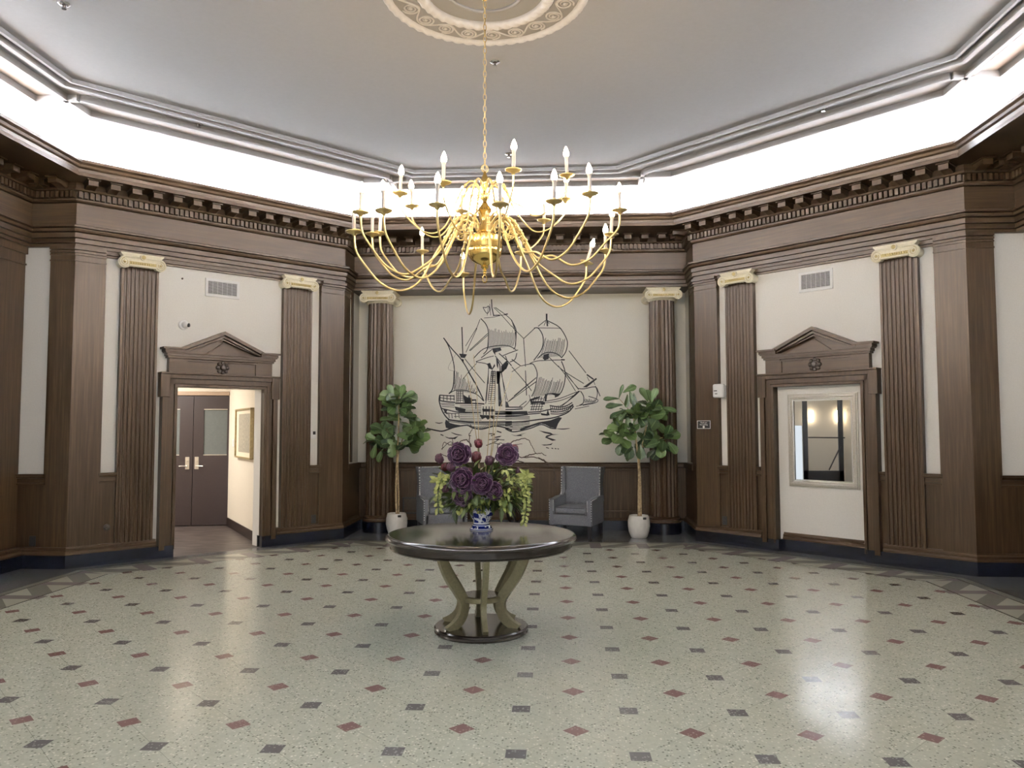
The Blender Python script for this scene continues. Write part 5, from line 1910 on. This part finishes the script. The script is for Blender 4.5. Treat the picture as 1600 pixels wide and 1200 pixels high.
# ------------------------------------------------------------------ potted fig trees
def fig_tree(label, x, y, seed, blobs, hang, trunks, n):
    r_ = random.Random(seed)
    t = thing('potted_fig_tree', label, 'potted plant', (x, y, 0), 0, 'fiddle leaf fig trees')
    m = MB()
    m.lathe([(0.0001, 0.0), (0.105, 0.0), (0.118, 0.012), (0.148, 0.09), (0.162, 0.17), (0.158, 0.245), (0.142, 0.31), (0.137, 0.325), (0.128, 0.325), (0.13, 0.28), (0.0001, 0.28)], 40,
            fn=lambda a, zz: 1 + 0.012 * math.sin(zz * 210 + 1.5 * math.sin(3 * a)) if 0.02 < zz < 0.31 else 1)
    pot = m.build('pot', pot_mat, t, smooth=True)
    m = MB(); m.b2(0.045, 0.092, -0.145, -0.118, 0.277, 0.308); m.build('tag', black_plastic, pot, label='small black tag')
    m = MB(); m.lathe([(0.0001, 0.30), (0.06, 0.298), (0.131, 0.29)], 24); m.build('soil', soil, t)
    m = MB()
    for pts, r0 in trunks:
        P = smoothpts(pts, 6)
        m.tube(P, [r0 * (1 - .45 * i / len(P)) for i in range(len(P))], 8)
    m.build('trunk', trunk_mat, t, smooth=True)
    m = MB()
    for i in range(n):
        bl = blobs[i % len(blobs)] if r_.random() < 0.3 else blobs[min(int(r_.random() ** 1.4 * len(blobs)), len(blobs) - 1)]
        (cx, cy, cz), (ex, ey, ez) = bl
        for _ in range(30):
            d_ = Vector((r_.uniform(-1, 1), r_.uniform(-1, 1), r_.uniform(-1, 1)))
            if 0.25 < d_.length < 1:
                break
        c = Vector((cx + d_.x * ex, min(cy + d_.y * ey, 0.02), cz + d_.z * ez))
        out = Vector((d_.x + r_.uniform(-.5, .5), min(0.05, d_.y * .8 - .25 + r_.uniform(-.5, .3)), d_.z * .35 + r_.uniform(-.45, .7)))
        L = r_.uniform(.19, .265)
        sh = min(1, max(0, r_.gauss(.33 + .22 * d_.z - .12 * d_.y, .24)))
        M = Matrix.Translation(c - out.normalized() * L * .35) @ basis(out, r_.uniform(-.7, .7), up=Vector((r_.uniform(-.4, .4), -.75, .8)))
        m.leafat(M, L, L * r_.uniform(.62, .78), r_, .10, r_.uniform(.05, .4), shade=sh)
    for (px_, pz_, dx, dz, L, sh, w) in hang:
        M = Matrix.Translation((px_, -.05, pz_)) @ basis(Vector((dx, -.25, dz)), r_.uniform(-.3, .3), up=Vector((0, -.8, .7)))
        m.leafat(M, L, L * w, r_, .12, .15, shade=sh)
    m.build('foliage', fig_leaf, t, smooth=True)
    return t


fig_tree('potted fiddle leaf fig tree with a narrow pointed crown, in front of the left column', -2.375, 11.60, 4,
         [((0.0, 0, 1.46), (.36, .26, .25)), ((.06, -.02, 1.72), (.28, .22, .22)), ((-.20, 0, 1.36), (.20, .2, .14)), ((.24, 0, 1.52), (.16, .2, .22)), ((.0, 0, 1.95), (.17, .16, .16)), ((.05, 0, 2.10), (.13, .12, .08))],
         [(-.05, 2.02, -1, .25, .24, .75, .52), (.08, 2.05, .9, .55, .22, .6, .45), (.06, 2.06, .25, 1, .21, .7, .55), (-.05, 2.08, -.35, 1, .2, .65, .55), (.12, 1.98, 1, .25, .2, .1, .4), (.10, 1.92, 1, .0, .2, .05, .42), (-.04, 1.88, -1, .1, .2, .05, .4), (.1, 1.76, .9, .2, .22, .3, .45),
          (-.28, 1.44, -1, .25, .2, .75, .5), (-.3, 1.38, -.3, -1, .24, .55, .5), (-.2, 1.30, -.4, -1, .22, .5, .5), (.28, 1.6, .8, .5, .22, .95, .85), (.3, 1.45, .9, .1, .22, .9, .85), (.22, 1.56, -.1, -1, .2, .85, .7), (.0, 1.5, 1, .0, .24, .95, .7), (-.08, 1.40, .1, -1, .24, .8, .6), (-.15, 1.50, .4, -1, .22, .75, .6)],
         [([(0, 0, .27), (-.015, 0, .6), (-.01, 0, .9), (.0, 0, 1.2), (.02, 0, 1.6), (.02, 0, 2.1)], .019), ([(.025, .01, .27), (.03, 0, .6), (.012, .015, .9), (.02, 0, 1.2), (.10, 0, 1.5)], .015), ([(0, 0, 1.25), (-.15, 0, 1.35), (-.3, -.03, 1.42)], .010)], 78)
fig_tree('potted fiddle leaf fig tree with a forked spreading crown, in front of the right column', 1.235, 11.455, 9,
         [((-.02, 0, 1.46), (.36, .26, .22)), ((.10, -.02, 1.70), (.28, .22, .18)), ((.34, 0, 1.40), (.17, .2, .18)), ((-.26, 0, 1.48), (.18, .18, .18)), ((.17, 0, 1.92), (.18, .16, .15)), ((-.02, 0, 1.80), (.14, .12, .10))],
         [(-.27, 2.03, -1, .05, .24, .25, .38), (-.22, 1.94, -1, -.05, .26, .2, .42), (-.18, 1.87, -1, -.45, .27, .12, .42), (-.15, 1.84, -.7, -.6, .2, .2, .4), (-.28, 2.03, .3, 1, .22, .3, .25), (-.22, 2.12, .9, .5, .22, .45, .55), (-.12, 2.15, .25, -1, .22, .35, .4), (-.06, 2.12, .1, -1, .28, .1, .35), (-.15, 2.1, -.1, -1, .2, .4, .4), (-.16, 1.80, .1, -1, .2, .5, .5),
          (.15, 1.98, -.5, 1, .24, .6, .5), (.2, 1.98, .3, 1, .22, .7, .55), (.3, 1.90, 1, -.15, .27, .35, .42), (.22, 1.85, .7, -.4, .24, .95, .7), (.22, 1.78, -1, .1, .22, .5, .5), (.0, 1.80, -1, .35, .2, .5, .5),
          (-.22, 1.58, -1, .15, .24, .95, .62), (-.25, 1.62, -.2, 1, .2, .75, .6), (.4, 1.45, 1, .35, .22, .8, .7), (.42, 1.40, .7, -.8, .22, .5, .7), (.34, 1.42, -.1, -1, .26, .85, .6), (.3, 1.44, .35, -1, .22, .7, .55), (-.2, 1.42, -.5, -1, .24, .4, .65), (-.12, 1.38, -.1, -1, .24, .3, .65), (.02, 1.36, .1, -1, .22, .25, .65)],
         [([(0, 0, .27), (.005, 0, .6), (.01, 0, .9), (.0, 0, 1.15), (-.03, 0, 1.45), (-.06, 0, 1.75)], .021), ([(.03, .01, .27), (.03, 0, .6), (.028, .01, .9), (.02, 0, 1.15), (.10, 0, 1.5), (.18, 0, 1.95)], .016), ([(-.04, 0, 1.7), (-.12, -.02, 1.85), (-.28, -.04, 2.04)], .008), ([(.04, 0, 1.3), (.2, 0, 1.4), (.36, -.02, 1.46)], .010)], 74)


# ------------------------------------------------------------------ armchairs
def armchair(label, x, y, rot):
    t = thing('wingback_armchair', label, 'armchair', (x, y, 0), rot, 'grey wingback armchairs')
    W, Dp = 0.66, 0.66
    m = MB(); m.b2(-W / 2 + 0.03, W / 2 - 0.03, -Dp / 2 + 0.0, Dp / 2, 0.19, 0.345, bevel=0.015); m.build('seat_base', tweed, t, smooth='auto')
    for s in (-1, 1):
        m = MB()
        m.prism([(-Dp / 2, 0.185), (Dp / 2 - 0.02, 0.185), (Dp / 2 - 0.02, 0.60), (-Dp / 2 + 0.30, 0.585), (-Dp / 2, 0.565)], s * (W / 2 - 0.085), s * W / 2, 'x')
        bmesh.ops.bevel(m.bm, geom=list(m.bm.edges), offset=0.014, segments=3, affect='EDGES')
        m.build('arm', tweed, t, smooth='auto')
    # tall back, flaring upward, leaning back
    m = MB()
    y0 = Dp / 2 - 0.10
    zs = [(0.34, 0.245, 0.0), (0.56, 0.255, 0.01), (0.75, 0.285, 0.035), (0.9, 0.315, 0.06), (1.01, 0.335, 0.08)]
    rings = []
    for zz, hw, ly in zs:
        rings.append([m.bm.verts.new(p) for p in ((-hw, y0 + ly, zz), (hw, y0 + ly, zz), (hw, y0 + ly + 0.10, zz), (-hw, y0 + ly + 0.10, zz))])
    for A, B in zip(rings, rings[1:]):
        for k_ in range(4):
            m.face([A[k_], A[(k_ + 1) % 4], B[(k_ + 1) % 4], B[k_]])
    m.face(rings[0][::-1]); m.face(rings[-1])
    bmesh.ops.bevel(m.bm, geom=[e for e in m.bm.edges if e.calc_face_angle(0) > 0.6], offset=0.012, segments=2, affect='EDGES')
    bk = m.build('backrest', tweed, t, smooth='auto')
    nl = MB()
    for s in (-1, 1):                # wings
        m = MB()
        prof = [(y0 - 0.13, 0.56), (y0 - 0.07, 0.585), (y0 - 0.045, 0.63), (y0 - 0.04, 0.72), (y0 - 0.035, 0.85), (y0 - 0.015, 1.012), (y0 + 0.17, 1.012), (y0 + 0.13, 0.75), (y0 + 0.11, 0.50), (y0 - 0.13, 0.50)]
        rA, rB = [], []
        for yy, zz in prof:
            hw = 0.335 - 0.012 - (1.01 - zz) * 0.07
            hw = max(hw, W / 2 - 0.045)
            if zz < 0.62:
                hw = W / 2 - 0.002
            rA.append(m.bm.verts.new((s * hw, yy, zz))); rB.append(m.bm.verts.new((s * (hw - 0.055), yy, zz)))
        n_ = len(prof)
        for i in range(n_):
            m.face([rA[i], rA[(i + 1) % n_], rB[(i + 1) % n_], rB[i]])
        m.face(rA[::-1]); m.face(rB)
        m.build('wing', tweed, t, smooth='auto')
        ed = smoothpts([(s * 0.302, yy - 0.004, zz) for yy, zz in prof[1:6]], 10)
        for p in ed[::3]:
            nl.ball(p, 0.0105, 6, 4)
        for i in range(9):           # arm fronts
            nl.ball((s * (W / 2 - 0.012), -Dp / 2 - 0.003, 0.27 + i * 0.034), 0.0065, 6, 4)
            nl.ball((s * (W / 2 - 0.072), -Dp / 2 - 0.003, 0.40 + i * 0.018), 0.0055, 6, 4)
        for i in range(8):
            nl.ball((s * (W / 2 - 0.002), -Dp / 2 + 0.02 + i * 0.034, 0.556 + i * 0.002), 0.006, 6, 4)
    for i in range(26):              # along the top of the back
        nl.ball((-0.315 + i * 0.0252, y0 + 0.074, 1.004), 0.0105, 6, 4)
    nl.build('nailhead_trim', nail, t, smooth=True)
    m = MB(); m.b2(-W / 2 + 0.092, W / 2 - 0.092, -Dp / 2 + 0.01, Dp / 2 - 0.12, 0.345, 0.455, bevel=0.03)
    cu = m.build('seat_cushion', tweed, t, smooth='auto')
    m = MB()
    for zz in (0.363, 0.437):
        hx, hy = W / 2 - 0.097, Dp / 2 - 0.018
        m.tube([(-hx, Dp / 2 - 0.14, zz), (-hx, -hy + .02, zz), (-hx + .02, -hy, zz), (hx - .02, -hy, zz), (hx, -hy + .02, zz), (hx, Dp / 2 - 0.14, zz)], 0.006, 6)
    m.build('piping', piping, cu, smooth=True)
    for sx in (-1, 1):
        for sy in (-1, 1):
            m = MB()
            xo, yo = sx * (W / 2 - 0.05), sy * (Dp / 2 - 0.05)
            fl = 0.05 if sy > 0 else 0.0
            r0, r1 = 0.03, 0.021
            A = [m.bm.verts.new((xo + a_ * r0, yo + c_ * r0, 0.195)) for a_, c_ in ((-1, -1), (1, -1), (1, 1), (-1, 1))]
            B = [m.bm.verts.new((xo + a_ * r1, yo + fl + c_ * r1, 0.0)) for a_, c_ in ((-1, -1), (1, -1), (1, 1), (-1, 1))]
            for k_ in range(4):
                m.face([A[k_], A[(k_ + 1) % 4], B[(k_ + 1) % 4], B[k_]])
            m.face(A); m.face(B[::-1])
            m.build('leg', dark_leg, t)
    return t


ch = armchair('grey wingback armchair with nailhead trim at right of the bouquet, beside the right fig tree', 0.335, 11.60, -0.33)
dup(ch, (-1.70, 11.62, 0), 0.34, 'grey wingback armchair with nailhead trim partly behind the bouquet, beside the left fig tree', 'grey wingback armchairs')

# small black side table between the chairs
t = thing('side_table', 'small round black side table with curved legs between the two armchairs', 'side table', (-0.60, 11.85, 0))
m = MB(); m.lathe([(0.0001, 0.595), (0.275, 0.595), (0.28, 0.605), (0.275, 0.618), (0.0001, 0.618)], 40); m.build('tabletop', dark_leg, t, smooth='auto')
for k_ in range(3):
    a_ = PI / 2 + k_ * 2 * PI / 3 + 0.15
    P = smoothpts([(0.06, 0, 0.597), (0.12, 0, 0.52), (0.145, 0, 0.40), (0.12, 0, 0.25), (0.07, 0, 0.14), (0.10, 0, 0.05), (0.19, 0, 0.02)], 6)
    m = MB(); m.tube([Matrix.Rotation(a_, 4, 'Z') @ p for p in P], 0.024, 8); m.build('leg', dark_leg, t, smooth=True)

# ------------------------------------------------------------------ chandelier
HX, HY = -0.553, 6.15
ch = thing('chandelier', 'large brass chandelier with curved arms and lit candle bulbs hanging from the ceiling', 'chandelier', (HX, HY, 0))
m = MB(); m.lathe([(0.075, 5.222), (0.078, 5.20), (0.06, 5.17), (0.03, 5.145), (0.014, 5.13), (0.0001, 5.125)], 32); m.build('ceiling_canopy', brass, ch, smooth='auto')
m = MB()
z = 5.125
i = 0
while z > 3.745:                     # oval links, every second one turned a quarter
    M = Matrix.Translation((0, 0, z - 0.028)) @ Matrix.Rotation(PI / 2 * (i % 2) + 0.4, 4, 'Z')
    P = []
    for k_ in range(14):
        a_ = 2 * PI * k_ / 14
        P.append(M @ Vector((0.0125 * math.cos(a_), 0, 0.030 * math.sin(a_))))
    m.tube(P, 0.0036, 5, closed=True)
    z -= 0.049
    i += 1
m.build('chain', chain_mat, ch, smooth=True)
m = MB()
P = [Vector((0.026 * math.cos(2 * PI * k_ / 24), 0.012 * math.cos(2 * PI * k_ / 24), 3.716 + 0.031 * math.sin(2 * PI * k_ / 24))) for k_ in range(24)]
m.tube(P, 0.0045, 6, closed=True)
m.build('hanging_ring', chain_mat, ch, smooth=True)
m = MB()
m.lathe([(0.0001, 3.692), (0.008, 3.69), (0.012, 3.675), (0.026, 3.64), (0.034, 3.60), (0.031, 3.57), (0.018, 3.545), (0.014, 3.53), (0.024, 3.515), (0.036, 3.50), (0.036, 3.475), (0.022, 3.455), (0.016, 3.44), (0.03, 3.415),
         (0.052, 3.385), (0.058, 3.365), (0.04, 3.34), (0.026, 3.30), (0.03, 3.27), (0.05, 3.25), (0.055, 3.22), (0.04, 3.19), (0.06, 3.165), (0.085, 3.155)], 32)
m.build('stem', brass, ch, smooth='auto')
m = MB()
m.lathe([(0.06, 3.170), (0.115, 3.165), (0.136, 3.15), (0.140, 3.12), (0.141, 3.055), (0.137, 3.05), (0.140, 3.045), (0.132, 2.995), (0.108, 2.957), (0.07, 2.935), (0.04, 2.925), (0.028, 2.91), (0.036, 2.902), (0.022, 2.888), (0.0001, 2.885)], 48)
m.build('ball', brass, ch, smooth='auto')
m = MB()
m.lathe([(0.0001, 2.89), (0.012, 2.885), (0.018, 2.872), (0.01, 2.862), (0.017, 2.852), (0.009, 2.842), (0.0001, 2.838)], 16)
P = [Vector((0.016 * math.cos(2 * PI * k_ / 20), 0.008 * math.cos(2 * PI * k_ / 20), 2.808 + 0.031 * math.sin(2 * PI * k_ / 20))) for k_ in range(20)]
m.tube(P, 0.004, 6, closed=True)
m.build('bottom_finial', brass, ch, smooth='auto')
LO = [(-144.7, 1.060, 3.192), (-127.2, 1.060, 3.132), (-102.6, 1.060, 3.111), (-79.2, 1.060, 3.105), (-58.0, 1.060, 3.163), (-39.2, 1.060, 3.281), (-5.0, 1.087, 3.320), (11.9, 1.060, 3.208),
      (19.7, 1.060, 3.106), (36.7, 1.060, 3.063), (106.1, 1.060, 3.049), (128.1, 1.060, 3.232), (155.3, 1.060, 3.308), (161.5, 1.060, 3.273), (-153.3, 1.060, 3.083), (76.3, 1.060, 3.25)]
UP = [(-155.8, 0.700, 3.430), (157.7, 0.700, 3.490), (-110.5, 0.700, 3.390), (112.6, 0.700, 3.55), (-67.6, 0.700, 3.475), (19.6, 0.700, 3.515), (-18.2, 0.700, 3.570), (47.3, 0.700, 3.417)]
rngc = random.Random(2)
pan0 = cand0 = bulb0 = None
for tier, lst in (('lower', LO), ('upper', UP)):
    for a_, rr, zb in lst:
        th = math.radians(a_)
        ca, sa = math.cos(th), math.sin(th)
        if tier == 'lower':
            zb0 = zb - 0.42
            rz = [(0.05, 3.20), (0.10, 3.27), (0.17, 3.31), (0.24, 3.27), (0.32, 3.14), (0.42, 2.97), (0.55, zb0 + 0.08), (0.70, zb0), (0.85, zb0 + 0.045), (0.97, zb0 + 0.17), (rr - 0.015, zb - 0.14), (rr, zb - 0.02)]
            r0, r1 = 0.0115, 0.0085
        else:
            zb0 = zb - 0.29
            rz = [(0.03, 3.49), (0.06, 3.57), (0.115, 3.60), (0.175, 3.55), (0.24, 3.42), (0.32, zb0 + 0.09), (0.42, zb0 + 0.005), (0.53, zb0 + 0.02), (0.63, zb0 + 0.10), (rr - 0.008, zb - 0.11), (rr, zb - 0.02)]
            r0, r1 = 0.0085, 0.0065
        P = smoothpts([(r_ * ca, r_ * sa, z_) for r_, z_ in rz], 6)
        n_ = len(P)
        m = MB()
        m.tube(P, [r0 + (r1 - r0) * min(1, 2 * i / n_) for i in range(n_)], 8)
        # ornamental sleeve and curl near the hub
        for f, q in ((0.28, 1.5), (0.305, 1.25), (0.33, 1.5), (0.355, 1.25), (0.38, 1.4)):
            m.ball(P[int(f * n_)], r0 * q, 8, 6)
        k0 = Vector((rz[4][0] * ca, rz[4][0] * sa, rz[4][1]))
        cl = []
        for i in range(22):
            f = i / 21
            q = 0.045 * (1 - f) + 0.006
            g = PI * 0.5 + f * 3.4 * PI
            cl.append(k0 + Vector((ca * (-0.10 + q * math.cos(g)), sa * (-0.10 + q * math.cos(g)), 0.045 + q * math.sin(g))))
        m.tube(cl, [0.0055 * (1 - 0.5 * i / 21) for i in range(22)], 5)
        arm = m.build('arm', brass_pale, ch, smooth=True)
        M = Matrix.Translation((rr * ca, rr * sa, zb)) @ Matrix.Rotation(rngc.uniform(-.05, .05), 4, 'X') @ Matrix.Rotation(rngc.uniform(-.05, .05), 4, 'Y')
        if abs(a_ - 36.7) < 0.1:
            M = Matrix.Translation((rr * ca, rr * sa, zb)) @ Matrix.Rotation(0.30, 4, 'Y')
        if pan0 is None:
            q = MB(); q.lathe([(0.0001, -0.03), (0.012, -0.028), (0.018, -0.014), (0.045, -0.006), (0.060, 0.003), (0.062, 0.009), (0.045, 0.002), (0.016, 0.0), (0.014, 0.012), (0.022, 0.02), (0.014, 0.026), (0.0001, 0.027)], 24)
            pan0 = q.build('drip_pan', brass_pale, arm, smooth=True)
            q = MB(); q.lathe([(0.0135, 0.02), (0.0135, 0.125), (0.0125, 0.132), (0.019, 0.150), (0.019, 0.152), (0.0001, 0.152)], 16)
            cand0 = q.build('candle', candle_mat, arm, smooth='auto')
            q = MB(); q.lathe([(0.0001, 0.150), (0.014, 0.153), (0.0215, 0.168), (0.0205, 0.185), (0.013, 0.208), (0.005, 0.226), (0.0001, 0.232)], 14)
            bulb0 = q.build('bulb', bulb_mat, arm, smooth=True)
            for o in (pan0, cand0, bulb0):
                o.matrix_local = M
        else:
            for s0 in (pan0, cand0, bulb0):
                o = s0.copy()
                COL.objects.link(o)
                o.parent = arm
                o.matrix_local = M
